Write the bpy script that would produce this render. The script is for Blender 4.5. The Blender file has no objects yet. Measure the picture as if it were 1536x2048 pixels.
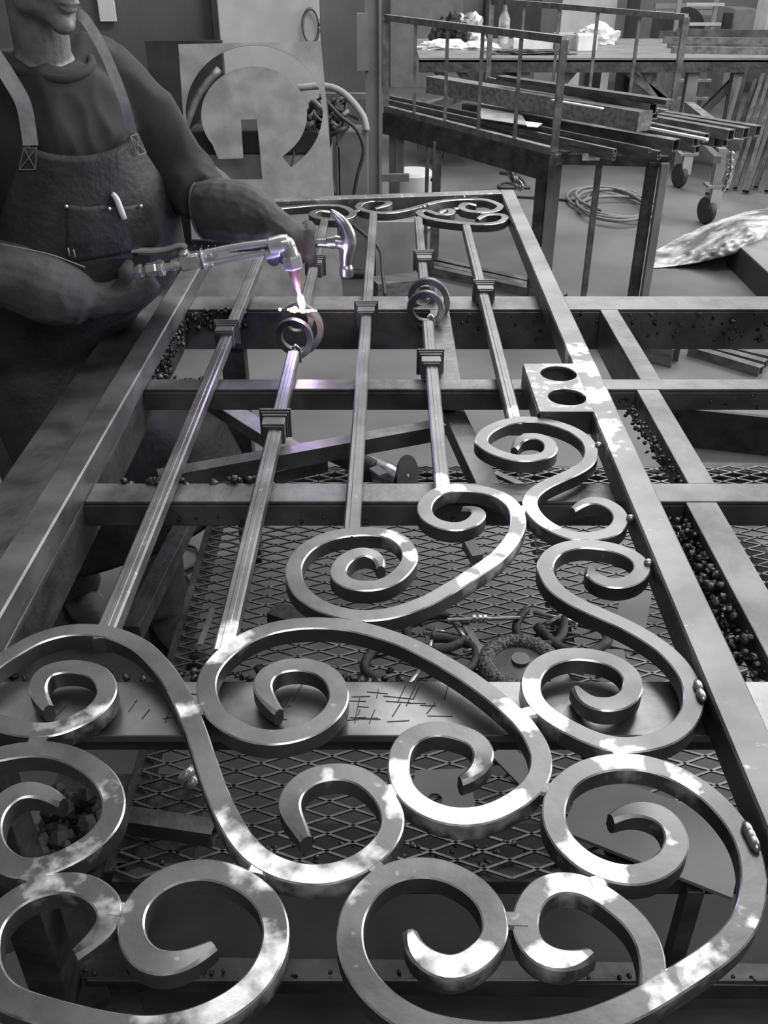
import bpy, bmesh, math, random
from mathutils import Vector, Matrix, noise
random.seed(7)
C = bpy.context.scene.collection
PI = math.pi
# ---------------------------------------------------------------- camera, world, lights, exposure
FPX = 1841.0; PITCH = math.radians(32.2); CAMZ = 1.70
cd = bpy.data.cameras.new('camera'); cam = bpy.data.objects.new('camera', cd); C.objects.link(cam)
cam.location = (0, 0, CAMZ); cam.rotation_euler = (PI/2 - PITCH, 0, 0)
cd.sensor_fit = 'VERTICAL'; cd.sensor_height = 36.0; cd.lens = 36.0*FPX/2048.0; cd.clip_start = .02; cd.clip_end = 100
bpy.context.scene.camera = cam
vs = bpy.context.scene.view_settings
vs.view_transform = 'Standard'; vs.look = 'None'; vs.gamma = 1.0; vs.use_curve_mapping = False; vs.exposure = 0.0
w = bpy.data.worlds.new('world'); bpy.context.scene.world = w; w.use_nodes = True
w.node_tree.nodes['Background'].inputs[0].default_value = (.8, .8, .8, 1)
w.node_tree.nodes['Background'].inputs[1].default_value = .15
def area(name, loc, target, sx, sy, power):
    l = bpy.data.lights.new(name, 'AREA'); l.shape = 'RECTANGLE'; l.size = sx; l.size_y = sy; l.energy = power
    o = bpy.data.objects.new(name, l); C.objects.link(o); o.location = loc
    o.rotation_euler = (Vector(target)-Vector(loc)).to_track_quat('-Z', 'Y').to_euler(); return o
area('doorway_daylight', (5.4, 4.6, 2.8), (0, 3.2, .8), 4.4, 2.8, 330)
area('roof_and_fill_light', (0.8, 6.2, 5.2), (0.4, 2.2, .8), 1.6, .8, 45)
area('roof_and_fill_light', (0.8, 7.4, 5.3), (0.8, 7.4, 0), 7.0, 9.6, 250)
area('roof_and_fill_light', (2.6, 10.0, 5.2), (1.6, 7.6, .6), 4.5, 3.0, 240)
area('roof_and_fill_light', (1.6, 3.4, 4.2), (-.6, 5.8, 1.1), 1.4, 1.0, 95)  # added fill aimed at the left wall and door, no skylight there
area('roof_and_fill_light', (0.6, -.8, 3.6), (-.7, 2.3, 1.2), 1.6, 1.2, 38)  # added fill from the camera side to lift the worker, no real source

# ---------------------------------------------------------------- pixel <-> place
cs, sn = math.cos(PITCH), math.sin(PITCH)
def ray(u, v):
    a = (u-768.0)/FPX; b = -(v-1024.0)/FPX
    return Vector((a, cs + sn*b, -sn + cs*b))
def az(u, v, z):
    d = ray(u, v); t = (z-CAMZ)/d.z
    return Vector((d.x*t, d.y*t, z))
def ay(u, v, Y):
    d = ray(u, v); t = Y/d.y
    return Vector((d.x*t, Y, CAMZ+d.z*t))

# ---------------------------------------------------------------- materials
def mat(name, c1, c2=None, rough=.6, metal=0.0, scale=8.0, bump=0.0, bscale=40.0, rvar=.12, stretch=None, detail=5, lo=.35, hi=.65):
    m = bpy.data.materials.new(name); m.use_nodes = True; nt = m.node_tree; N = nt.nodes; L = nt.links
    b = N['Principled BSDF']; b.inputs['Metallic'].default_value = metal
    tc = N.new('ShaderNodeTexCoord'); mp = N.new('ShaderNodeMapping'); L.new(tc.outputs['Object'], mp.inputs[0])
    if stretch: mp.inputs['Scale'].default_value = stretch
    n = N.new('ShaderNodeTexNoise'); n.inputs['Scale'].default_value = scale; n.inputs['Detail'].default_value = detail
    L.new(mp.outputs[0], n.inputs['Vector'])
    r = N.new('ShaderNodeValToRGB'); r.color_ramp.elements[0].position = lo; r.color_ramp.elements[1].position = hi
    c2 = c1 if c2 is None else c2
    f = lambda c: (c, c, c, 1) if not isinstance(c, tuple) else (*c, 1)
    r.color_ramp.elements[0].color = f(c1); r.color_ramp.elements[1].color = f(c2)
    L.new(n.outputs['Fac'], r.inputs[0]); L.new(r.outputs[0], b.inputs['Base Color'])
    mr = N.new('ShaderNodeMapRange'); mr.inputs['To Min'].default_value = max(.03, rough-rvar); mr.inputs['To Max'].default_value = min(1, rough+rvar)
    L.new(n.outputs['Fac'], mr.inputs['Value']); L.new(mr.outputs[0], b.inputs['Roughness'])
    if bump:
        n2 = N.new('ShaderNodeTexNoise'); n2.inputs['Scale'].default_value = bscale; n2.inputs['Detail'].default_value = 6
        L.new(mp.outputs[0], n2.inputs['Vector'])
        bp = N.new('ShaderNodeBump'); bp.inputs['Strength'].default_value = bump; bp.inputs['Distance'].default_value = .01
        L.new(n2.outputs['Fac'], bp.inputs['Height']); L.new(bp.outputs[0], b.inputs['Normal'])
    return m
def emis(name, col, s):
    m = bpy.data.materials.new(name); m.use_nodes = True; b = m.node_tree.nodes['Principled BSDF']
    b.inputs['Base Color'].default_value = (*col, 1); b.inputs['Emission Color'].default_value = (*col, 1); b.inputs['Emission Strength'].default_value = s
    return m
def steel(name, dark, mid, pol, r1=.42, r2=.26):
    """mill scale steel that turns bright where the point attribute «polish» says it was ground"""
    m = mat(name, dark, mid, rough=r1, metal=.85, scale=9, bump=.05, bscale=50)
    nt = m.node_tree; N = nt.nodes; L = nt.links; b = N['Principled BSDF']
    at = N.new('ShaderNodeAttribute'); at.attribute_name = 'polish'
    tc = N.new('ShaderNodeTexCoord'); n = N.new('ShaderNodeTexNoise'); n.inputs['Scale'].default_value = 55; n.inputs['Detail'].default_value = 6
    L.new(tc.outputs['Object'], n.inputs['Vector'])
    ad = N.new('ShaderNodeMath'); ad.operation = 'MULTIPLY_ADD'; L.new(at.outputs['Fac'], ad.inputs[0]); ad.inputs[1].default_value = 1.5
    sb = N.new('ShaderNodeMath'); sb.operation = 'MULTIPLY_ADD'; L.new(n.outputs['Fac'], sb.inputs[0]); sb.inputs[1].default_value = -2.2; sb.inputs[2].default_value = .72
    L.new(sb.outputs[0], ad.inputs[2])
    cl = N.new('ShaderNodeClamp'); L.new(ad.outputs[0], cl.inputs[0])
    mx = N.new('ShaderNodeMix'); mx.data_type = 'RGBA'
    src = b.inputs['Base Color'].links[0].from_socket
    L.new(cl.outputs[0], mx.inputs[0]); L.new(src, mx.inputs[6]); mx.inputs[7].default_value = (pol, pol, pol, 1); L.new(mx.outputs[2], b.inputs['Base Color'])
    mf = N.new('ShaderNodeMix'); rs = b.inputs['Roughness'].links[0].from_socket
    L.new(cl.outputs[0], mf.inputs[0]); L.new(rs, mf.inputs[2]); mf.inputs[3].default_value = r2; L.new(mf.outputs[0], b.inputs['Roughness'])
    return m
M = {}
M['gate'] = steel('scroll_steel', .11, .21, .95)
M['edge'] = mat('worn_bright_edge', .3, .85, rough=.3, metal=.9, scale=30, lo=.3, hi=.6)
M['tube'] = steel('mill_tube_steel', .13, .23, .9, r1=.45)
M['bench'] = mat('bench_steel', .09, .20, rough=.45, metal=.75, scale=9, bump=.2, bscale=30)
M['bench_dark'] = mat('dark_bench_steel', .035, .09, rough=.6, metal=.4, scale=12, bump=.5, bscale=40)  # dark steel tone for skirts, legs, rails and scrap
M['plate'] = mat('scratched_plate_steel', .12, .30, rough=.36, metal=.85, scale=7, bump=.12, bscale=18, detail=8)
M['slag'] = mat('slag', .03, .14, rough=.3, metal=.8, scale=30, bump=.6, bscale=90)
M['mesh'] = mat('expanded_metal', .10, .22, rough=.45, metal=.8, scale=20)
M['bar'] = mat('painted_frame_steel', .12, .24, rough=.5, metal=.5, scale=18, bump=.2)
M['stock'] = mat('square_tube_stock', .12, .26, rough=.4, metal=.7, scale=10, stretch=(1, 1, 3))
M['stock_light'] = mat('bright_square_tube', .4, .65, rough=.35, metal=.7, scale=10)
M['chrome'] = mat('torch_plated_brass', .75, .92, rough=.24, metal=.7, scale=30, rvar=.08)
M['copper'] = mat('torch_tip_copper', (.36, .2, .18), (.5, .28, .24), rough=.35, metal=.8, scale=40)
M['hammer'] = mat('forged_hammer_steel', .3, .55, rough=.33, metal=.9, scale=30)
M['rubber'] = mat('black_rubber', .02, .04, rough=.6, scale=20, bump=.2)
M['skin'] = mat('skin', (.15,.15,.15), (.22,.22,.22), rough=.45, scale=30, bump=.15, bscale=200)
M['hair'] = mat('dark_hair', .01, .03, rough=.6, scale=60, bump=.5, bscale=150)
M['eye'] = mat('eye', .5, .55, rough=.15)
M['shirt'] = mat('dark_shirt_cotton', .022, .036, rough=.9, scale=7, bump=.12, bscale=400)
M['apron'] = mat('dark_leather_apron', .013, .042, rough=.6, scale=9, bump=.35, bscale=60, detail=8)
M['strap'] = mat('pale_leather_strap', .34, .46, rough=.7, scale=40, bump=.2)
M['stitch'] = mat('pale_thread', .2, .28, rough=.8)
M['glove'] = mat('suede_welding_glove', .04, .10, rough=.8, scale=9, bump=.18, bscale=70, detail=8)
M['glove_dark'] = mat('dark_welding_glove', .018, .065, rough=.7, scale=9, bump=.18, bscale=70, detail=8)  # darker and slightly smoother than the other glove
M['jeans'] = mat('denim', .05, .12, rough=.9, scale=8, bump=.3, bscale=250)
M['boot'] = mat('work_boot_leather', .05, .1, rough=.6, scale=14, bump=.3)
M['white'] = mat('white_plastic', .75, .85, rough=.35, scale=10)
M['paper'] = mat('white_paper', .7, .85, rough=.7, scale=6)
M['sheet'] = mat('pale_cut_sheet_steel', .25, .38, rough=.5, metal=.35, scale=9, detail=8, bump=.05)
M['wall'] = mat('grey_painted_wall', .10, .135, rough=.7, scale=2.5, bump=.1)
M['farwall'] = mat('far_wall_board', .22, .3, rough=.8, scale=1.5)
M['doorpanel'] = mat('pale_door_panel', .55, .68, rough=.6, scale=5, detail=8)
M['darkbox'] = mat('dark_cabinet_paint', .03, .055, rough=.6, scale=6)
M['greybox'] = mat('grey_machine_paint', .16, .22, rough=.55, scale=6)
M['palebox'] = mat('pale_machine_paint', .28, .38, rough=.55, scale=6)
M['cable'] = mat('rubber_cable', .03, .06, rough=.55, scale=30)
M['cable_light'] = mat('pale_hose', .14, .2, rough=.5, scale=30)
M['card'] = mat('cardboard', .26, .34, rough=.85, scale=8)
M['wood'] = mat('dirty_timber', .09, .2, rough=.75, scale=6, stretch=(1, 8, 8), bump=.2)
M['film'] = mat('crumpled_clear_film', .2, .85, rough=.2, scale=5, bump=.9, bscale=14, lo=.4, hi=.62)
M['flame'] = emis('gas_flame_core', (.62, .72, 1.0), 26)
M['halo'] = emis('gas_flame_blue', (.12, .2, 1.0), 5)
M['hot'] = emis('molten_steel', (1.0, .62, .36), 22)
M['spark'] = emis('spark', (1.0, .25, .08), 9)

# ---------------------------------------------------------------- floor material
def floor_mat():
    m = mat('worn_concrete', .085, .15, rough=.55, scale=1.6, detail=9, bump=.12, bscale=18, rvar=.1)
    return m
M['floor'] = floor_mat()

# ---------------------------------------------------------------- mesh helpers
def thing(name, label, cat, loc=(0, 0, 0), group=None):
    o = bpy.data.objects.new(name, None); C.objects.link(o); o.location = loc; o.empty_display_size = .1
    o['label'] = label; o['category'] = cat
    if group: o['group'] = group
    return o
def tag(o, label, cat, group=None, kind=None):
    o['label'] = label; o['category'] = cat
    if group: o['group'] = group
    if kind: o['kind'] = kind
    return o
def wloc(p):
    v = Vector((0, 0, 0))
    while p is not None: v += p.location; p = p.parent
    return v
def obj(name, bm, m, parent=None, smooth=False, local=False, bevel=0, origin=True):
    me = bpy.data.meshes.new(name)
    if not isinstance(bm, bpy.types.Mesh):
        bmesh.ops.recalc_face_normals(bm, faces=bm.faces[:]); bm.to_mesh(me); bm.free()
    else: me = bm
    o = bpy.data.objects.new(name, me); C.objects.link(o)
    if m is not None: me.materials.append(m if not isinstance(m, str) else M[m])
    if smooth:
        for p in me.polygons: p.use_smooth = True
        if smooth == 'auto': 
            me.polygons.foreach_set('use_smooth', [True]*len(me.polygons))
            me.set_sharp_from_angle(angle=math.radians(38))
    if parent is not None:
        o.parent = parent
        if not local: me.transform(Matrix.Translation(-wloc(parent)))
    elif not local and len(me.vertices):
        # put the origin at the base
        xs = [v.co for v in me.vertices]; c = Vector(((min(v.x for v in xs)+max(v.x for v in xs))/2, (min(v.y for v in xs)+max(v.y for v in xs))/2, min(v.z for v in xs)))
        me.transform(Matrix.Translation(-c)); o.location = c
    if bevel:
        b = o.modifiers.new('bevel', 'BEVEL'); b.width = bevel; b.segments = 2; b.limit_method = 'ANGLE'; b.angle_limit = math.radians(40)
    return o
def nb(): return bmesh.new()
def hexa(bm, P):
    v = [bm.verts.new(p) for p in P]
    for f in ((0, 1, 2, 3), (7, 6, 5, 4), (0, 4, 5, 1), (1, 5, 6, 2), (2, 6, 7, 3), (3, 7, 4, 0)): bm.faces.new([v[i] for i in f])
def box(bm, c, s, rz=0.0, R=None):
    R = R or Matrix.Rotation(rz, 3, 'Z'); c = Vector(c); h = Vector(s)/2
    P = [c+R@Vector((x*h.x, y*h.y, z*h.z)) for z in (-1, 1) for x, y in ((-1, -1), (1, -1), (1, 1), (-1, 1))]
    hexa(bm, P); return bm
def frame(d, up=Vector((0, 0, 1))):
    d = d.normalized()
    if abs(d.dot(up)) > .98: up = Vector((0, 1, 0))
    s = d.cross(up).normalized(); u = s.cross(d).normalized(); return s, u
def beam(bm, p0, p1, w, h, top=False, up=Vector((0, 0, 1)), hollow=0):
    """rectangular bar; top=True: p0,p1 lie on its top face"""
    p0, p1 = Vector(p0), Vector(p1); s, u = frame(p1-p0, up)
    o = -u*h/2 if top else Vector((0, 0, 0))
    if not hollow:
        P = [p+o+s*a*w/2+u*b*h/2 for p in (p0, p1) for a, b in ((-1, -1), (1, -1), (1, 1), (-1, 1))]
        hexa(bm, P)
    else:
        t = hollow
        for (a, b, ww, hh) in ((0, 1, w, t), (0, -1, w, t), (1, 0, t, h-2*t), (-1, 0, t, h-2*t)):
            q = o+s*a*(w-t)/2+u*b*(h-t)/2
            P = [p+q+s*x*ww/2+u*y*hh/2 for p in (p0, p1) for x, y in ((-1, -1), (1, -1), (1, 1), (-1, 1))]
            hexa(bm, P)
    return bm
def sweep(bm, pts, secs, closed_ends=True):
    """pts list; secs: list of list of offset (s,u) per point"""
    pts = [Vector(p) for p in pts]; n = len(pts); rings = []
    prev = None
    for i, p in enumerate(pts):
        d = (pts[min(i+1, n-1)]-pts[max(i-1, 0)])
        if d.length < 1e-9: d = Vector((0, 0, 1))
        d.normalize()
        if prev is None: s, u = frame(d)
        else:
            s = prev - d*prev.dot(d)
            s = s.normalized() if s.length > 1e-6 else frame(d)[0]
            u = s.cross(d).normalized()
        prev = s
        rings.append([bm.verts.new(p+s*a+u*b) for a, b in secs[i]])
    k = len(rings[0])
    for i in range(n-1):
        for j in range(k):
            bm.faces.new((rings[i][j], rings[i][(j+1) % k], rings[i+1][(j+1) % k], rings[i+1][j]))
    if closed_ends:
        bm.faces.new(rings[0][::-1]); bm.faces.new(rings[-1])
    return bm
def tube(bm, pts, r, seg=10, sub=0):
    if sub: pts, r = cr(pts, sub, r)
    n = len(pts); rr = r if isinstance(r, (list, tuple)) else [r]*n
    secs = [[(rr[i]*math.cos(2*PI*j/seg), rr[i]*math.sin(2*PI*j/seg)) for j in range(seg)] for i in range(n)]
    return sweep(bm, pts, secs)
def cr(pts, k, r=None):
    pts = [Vector(p) for p in pts]; n = len(pts); out = []; ro = []
    rr = r if isinstance(r, (list, tuple)) else ([r]*n if r is not None else None)
    for i in range(n-1):
        a = pts[max(i-1, 0)]; b = pts[i]; c = pts[i+1]; d = pts[min(i+2, n-1)]
        for j in range(k):
            t = j/k
            out.append(.5*((2*b)+(c-a)*t+(2*a-5*b+4*c-d)*t*t+(3*b-a-3*c+d)*t**3))
            if rr: ro.append(rr[i]*(1-t)+rr[i+1]*t)
    out.append(pts[-1]); 
    if rr: ro.append(rr[-1])
    return (out, ro) if rr else out
def lathe(bm, prof, seg=24, mtx=None):
    """prof: (r,z) list about z, then matrix"""
    mtx = mtx or Matrix.Identity(4); rings = []
    for r, z in prof: rings.append([bm.verts.new(mtx@Vector((r*math.cos(2*PI*j/seg), r*math.sin(2*PI*j/seg), z))) for j in range(seg)])
    for i in range(len(rings)-1):
        for j in range(seg): bm.faces.new((rings[i][j], rings[i][(j+1) % seg], rings[i+1][(j+1) % seg], rings[i+1][j]))
    bm.faces.new(rings[0][::-1]); bm.faces.new(rings[-1]); return bm
def axis_m(p, d):
    q = Vector(d).to_track_quat('Z', 'Y'); return Matrix.Translation(Vector(p))@q.to_matrix().to_4x4()
def ell(bm, c, r, R=None, seg=16):
    R = (R or Matrix.Identity(3)).to_4x4()
    r = (r, r, r) if not isinstance(r, (tuple, list)) else r
    m = Matrix.Translation(Vector(c))@R@Matrix.Diagonal((*r, 1))
    bmesh.ops.create_uvsphere(bm, u_segments=seg, v_segments=seg//2+2, radius=1, matrix=m); return bm
def plate(bm, outer, holes, fn, z0, z1):
    """polygon with holes; fn(x,y,z)->Vector; closed solid"""
    loops = [outer]+holes; edges = []; 
    for lp in loops:
        vs_ = [bm.verts.new((x, y, 0)) for x, y in lp]
        edges += [bm.edges.new((vs_[i], vs_[(i+1) % len(vs_)])) for i in range(len(vs_))]
    r = bmesh.ops.triangle_fill(bm, use_beauty=True, use_dissolve=False, edges=edges)
    fs = [g for g in r['geom'] if isinstance(g, bmesh.types.BMFace)]
    ex = bmesh.ops.extrude_face_region(bm, geom=fs)
    top = [g for g in ex['geom'] if isinstance(g, bmesh.types.BMVert)]
    ts = set(top)
    for v in bm.verts:
        x, y = v.co.x, v.co.y
        v.co = fn(x, y, z1 if v in ts else z0)
    return bm
def circ(cx, cy, r, n=40, ry=None): return [(cx+r*math.cos(2*PI*i/n), cy+(ry or r)*math.sin(2*PI*i/n)) for i in range(n)]
def remesh(bm, vox, it=4, fac=.5):
    me = bpy.data.meshes.new('tmp'); bm.to_mesh(me); bm.free()
    o = bpy.data.objects.new('tmp', me); C.objects.link(o)
    m = o.modifiers.new('r', 'REMESH'); m.mode = 'VOXEL'; m.voxel_size = vox
    if it: s = o.modifiers.new('s', 'SMOOTH'); s.iterations = it; s.factor = fac
    bpy.context.view_layer.update()
    e = o.evaluated_get(bpy.context.evaluated_depsgraph_get()); out = bpy.data.meshes.new_from_object(e)
    bpy.data.objects.remove(o); bpy.data.meshes.remove(me); out.materials.clear(); return out
def folds(me, amp, f, st=(1, 1, 1), seed=0):
    me.update()
    ns = [v.normal.copy() for v in me.vertices]
    for v, n in zip(me.vertices, ns):
        q = Vector((v.co.x*f*st[0]+seed, v.co.y*f*st[1], v.co.z*f*st[2]))
        a = noise.noise(q); a = (1-abs(a)*2.2)
        v.co += n*amp*a*.6
    me.update()
def link_copy(o, parent=None, loc=None, rz=None):
    c = o.copy(); C.objects.link(c)
    if parent is not None: c.parent = parent
    if loc is not None: c.location = loc
    if rz is not None: c.rotation_euler = (0, 0, rz)
    for ch in list(o.children): link_copy(ch, c)
    return c

# ================================================================= SETTING
b = nb(); box(b, (1, 6, -.05), (16, 18, .1)); o = obj('floor', b, 'floor'); o['kind'] = 'structure'
b = nb(); box(b, (1.5, 13.6, 1.6), (15, .15, 3.4)); o = obj('wall_back', b, 'farwall'); o['kind'] = 'structure'
WY = 5.9
b = nb(); box(b, (-3.1, WY+.06, 1.5), (6.0, .12, 3.2)); o = obj('wall_left', b, 'wall'); o['kind'] = 'structure'

# ================================================================= WORKBENCH
TZ = .85
bench = thing('steel_workbench', 'long steel fabrication bench with open crossbars and expanded metal shelf under the gate', 'workbench', (0, 1.6, 0))
XL, XR = -.69, 2.1
def crossbar(v0, v1, h, x0=-.56, x1=XR, m='bench', sl=0.0):
    Ya = az(785, v0, TZ).y; Yb = az(785, v1, TZ).y
    b = nb()
    # square channel: top plate + front skirt + rear skirt
    t = .008
    box(b, ((x0+x1)/2, (Ya+Yb)/2, TZ-t/2), (x1-x0, Ya-Yb, t))
    box(b, ((x0+x1)/2, Yb+t/2, TZ-t-(h-t)/2), (x1-x0, t, h-t))
    box(b, ((x0+x1)/2, Ya-t/2, TZ-t-(h-t)/2), (x1-x0, t, h-t))
    return obj('cross_bar', b, m, bench, bevel=.0025), Ya, Yb
_, A1, A0 = crossbar(592, 618, .115)
_, B1, B0 = crossbar(758, 778, .052)
_, C1, C0 = crossbar(966, 1003, .052, sl=0)
D1 = az(785, 1362, TZ).y; D0 = az(785, 1472, TZ).y
b = nb(); box(b, ((-.56+XR)/2, (D1+D0)/2, TZ-.006), (XR+.56, D1-D0, .012)); pl = obj('top_plate', b, 'plate', bench, bevel=.002)
b = nb(); box(b, ((-.56+XR)/2, D0+.03, TZ-.012-.02), (XR+.56, .008, .04)); obj('front_skirt', b, 'bench_dark', bench)
b = nb(); box(b, ((-.56+XR)/2, D1+.001, TZ-.012-.03), (XR+.56, .008, .06)); obj('rear_skirt', b, 'bench_dark', bench)
# side plate under the left stile
b = nb(); box(b, ((-.70-.53)/2, (D0+A1)/2-.15, TZ-.006), (.17, A1-D0+.3, .012)); obj('side_plate', b, 'bench', bench, bevel=.002)
b = nb(); box(b, (-.695, (D0+A1)/2-.15, TZ-.012-.03), (.008, A1-D0+.3, .06)); box(b, (-.536, (D0+A1)/2-.15, TZ-.012-.04), (.01, A1-D0+.3, .08)); obj('side_skirt', b, 'bench_dark', bench)
# stringers between the crossbars
def stringer(rl, rr_, Ya, Yb, h=.05):
    # rl, rr_ = pixel ratios at the far end; constant X lines
    def X(r, Y):
        # solve pixel row for Y on table plane
        lo, hi = 300.0, 2000.0
        for _ in range(40):
            m_ = (lo+hi)/2
            if az(785, m_, TZ).y > Y: lo = m_
            else: hi = m_
        return az(785+r*(lo+135), lo, TZ).x
    xa = X(rl, (Ya+Yb)/2); xb = X(rr_, (Ya+Yb)/2)
    b = nb(); t = .007
    box(b, ((xa+xb)/2, (Ya+Yb)/2, TZ-t/2-.001), (xb-xa, Ya-Yb, t))
    box(b, (xa+t/2, (Ya+Yb)/2, TZ-t-h/2), (t, Ya-Yb, h)); box(b, (xb-t/2, (Ya+Yb)/2, TZ-t-h/2), (t, Ya-Yb, h))
    obj('stringer', b, 'bench', bench, bevel=.002); return xa, xb
sx = stringer(.553, .60, A0, B1, .10); stringer(.536, .585, B0, C1); sx3 = stringer(.517, .572, C0, D1)
stringer(.10, .152, A0, B1, .03)
# legs and lower frame
for x, y in ((-.60, D0+.14), (-.42, A1-.05), (2.0, D0+.14), (2.0, A1-.08)):
    if 1:
        b = nb(); beam(b, (x, y, 0), (x, y, TZ-.02), .065, .065); obj('leg', b, 'bench_dark', bench, bevel=.003)
SZ = .32
SX0, SX1 = -.47, 1.35; SY1 = az(785, 937, SZ).y; SY0 = az(785, 1742, SZ).y
for (p, q) in (((SX0, SY0, SZ-.02), (SX1, SY0, SZ-.02)), ((SX0, SY1, SZ-.02), (SX1, SY1, SZ-.02)), ((SX0, SY0, SZ-.02), (SX0, SY1, SZ-.02)), ((SX1, SY0, SZ-.02), (SX1, SY1, SZ-.02)), ((.42, SY0, SZ-.02), (.42, SY1, SZ-.02))):
    b = nb(); beam(b, p, q, .04, .035); obj('shelf_rail', b, 'bench_dark', bench, bevel=.002)
b = nb(); yb = az(785, 1935, .05).y; beam(b, (-.56, yb, .03), (2.0, yb-.03, .03), .045, .045); box(b, (.7, yb-.03, .055), (2.5, .006, .012)); obj('bottom_rail', b, 'bench', bench, bevel=.002)
q = az(1388, 1770, SZ); b = nb(); beam(b, (q.x, q.y, .05), (q.x, q.y, SZ), .03, .03); obj('leg', b, 'bench', bench, bevel=.002)
b = nb(); beam(b, az(378, 1035, .34), az(262, 1268, .34), .045, .045); obj('side_rail', b, 'bench_dark', bench, bevel=.002)
# expanded metal: zig-zag strands, one mesh
b = nb(); px, py = .092, .037; ny = int((SY1-SY0)/(py)); nx = int((SX1-SX0)/px*2)
for k in range(ny+1):
    for sgn in (1, -1):
        pts = []
        for i in range(nx+1):
            x = SX0+i*px/2; y = SY0+k*py+sgn*(py*.25 if i % 2 else -py*.25)+py*.5*0
            y += py*.25*sgn*0
            pts.append(Vector((x, y+(py*.0), SZ+.004)))
        for i in range(nx):
            a, c = pts[i], pts[i+1]
            aa = Vector((a.x, SY0+k*py+(0 if (i % 2 == 0) else sgn*py*.5), SZ+.004)); cc = Vector((c.x, SY0+k*py+(0 if ((i+1) % 2 == 0) else sgn*py*.5), SZ+.004))
            if cc.y < SY0-.02 or cc.y > SY1+.02: continue
            beam(b, aa, cc, .0044, .004)
obj('expanded_metal_shelf', b, 'mesh', bench)
# slag on the bars
def slag(name, segs, n, spread, r0, r1, zr=(0, 0), parent=bench):
    b = nb()
    for _ in range(n):
        p, q = random.choice(segs); t = random.random(); c = Vector(p).lerp(Vector(q), t)
        c += Vector((random.gauss(0, spread[0]), random.gauss(0, spread[1]), random.uniform(*zr)))
        r = random.uniform(r0, r1)
        m = Matrix.Translation(c)@Matrix.Rotation(random.random()*6, 4, (random.random(), random.random(), 1))@Matrix.Diagonal((r*random.uniform(.7, 1.6), r, r*random.uniform(.6, 1.3), 1))
        bmesh.ops.create_icosphere(b, subdivisions=1, radius=1, matrix=m)
    o = obj(name, b, 'slag', parent, smooth=True); o['kind'] = 'stuff'; o['label'] = 'hardened slag droplets'; return o
slag('slag', [((.5, A0-.004, TZ), (1.6, A0-.004, TZ))], 150, (.0, .002), .002, .006, (-.09, -.01))
slag('slag', [((.1, A0-.004, TZ), (.5, A0-.004, TZ))], 30, (.0, .002), .002, .005, (-.09, -.01))
slag('slag', [((.5, B0-.004, TZ), (1.3, B0-.004, TZ)), ((-.5, C0-.004, TZ), (.2, C0-.004, TZ))], 40, (.0, .002), .002, .005, (-.045, -.01))
slag('slag', [((-.53, A0, TZ), (-.53, B1, TZ))], 170, (.006, .02), .003, .008, (-.06, 0))
slag('slag', [((-.52, A0-.01, TZ), (-.36, A0-.01, TZ)), ((-.52, B1+.01, TZ), (-.38, B1+.01, TZ))], 90, (.01, .006), .003, .01, (-.05, .002))
slag('slag', [((-.5, C1+.004, TZ), (-.2, C1+.004, TZ))], 22, (.01, .004), .005, .011, (-.02, .008))
slag('slag', [((sx3[0]-.012, C0-.02, TZ), (sx3[0]-.012, D1, TZ))], 420, (.008, .02), .003, .009, (-.10, -.01))
slag('slag', [((sx3[0]+.0, B0, TZ), (sx3[0]+.02, C1, TZ))], 90, (.004, .02), .003, .006, (-.05, -.01))
slag('slag', [((-.5, D1+.012, TZ), (.05, D1+.012, TZ))], 150, (.02, .008), .003, .008, (-.04, .0))
slag('slag', [((SX0+.1, SY0+.03, SZ), (SX1-.3, SY0+.03, SZ))], 160, (.02, .02), .002, .007, (-.005, .01))
slag('slag', [((-.56, yb-.015, .055), (1.2, yb-.03, .055))], 60, (.01, .004), .003, .006, (0, .01))
slag('slag', [((.11, A0, TZ-.01), (.13, B1, TZ-.01))], 130, (.012, .02), .002, .006, (-.04, .0))
# braces below the crossbars
def brace(p, q, w_, h_, name='brace', m='bench'):
    b = nb(); beam(b, p, q, w_, h_, top=True); return obj(name, b, m, bench, bevel=.002)
brace(az(395, 772, .79), az(596, 900, .70), .05, .03)
brace(az(885, 775, .80), az(985, 985, .74), .05, .04)

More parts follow.
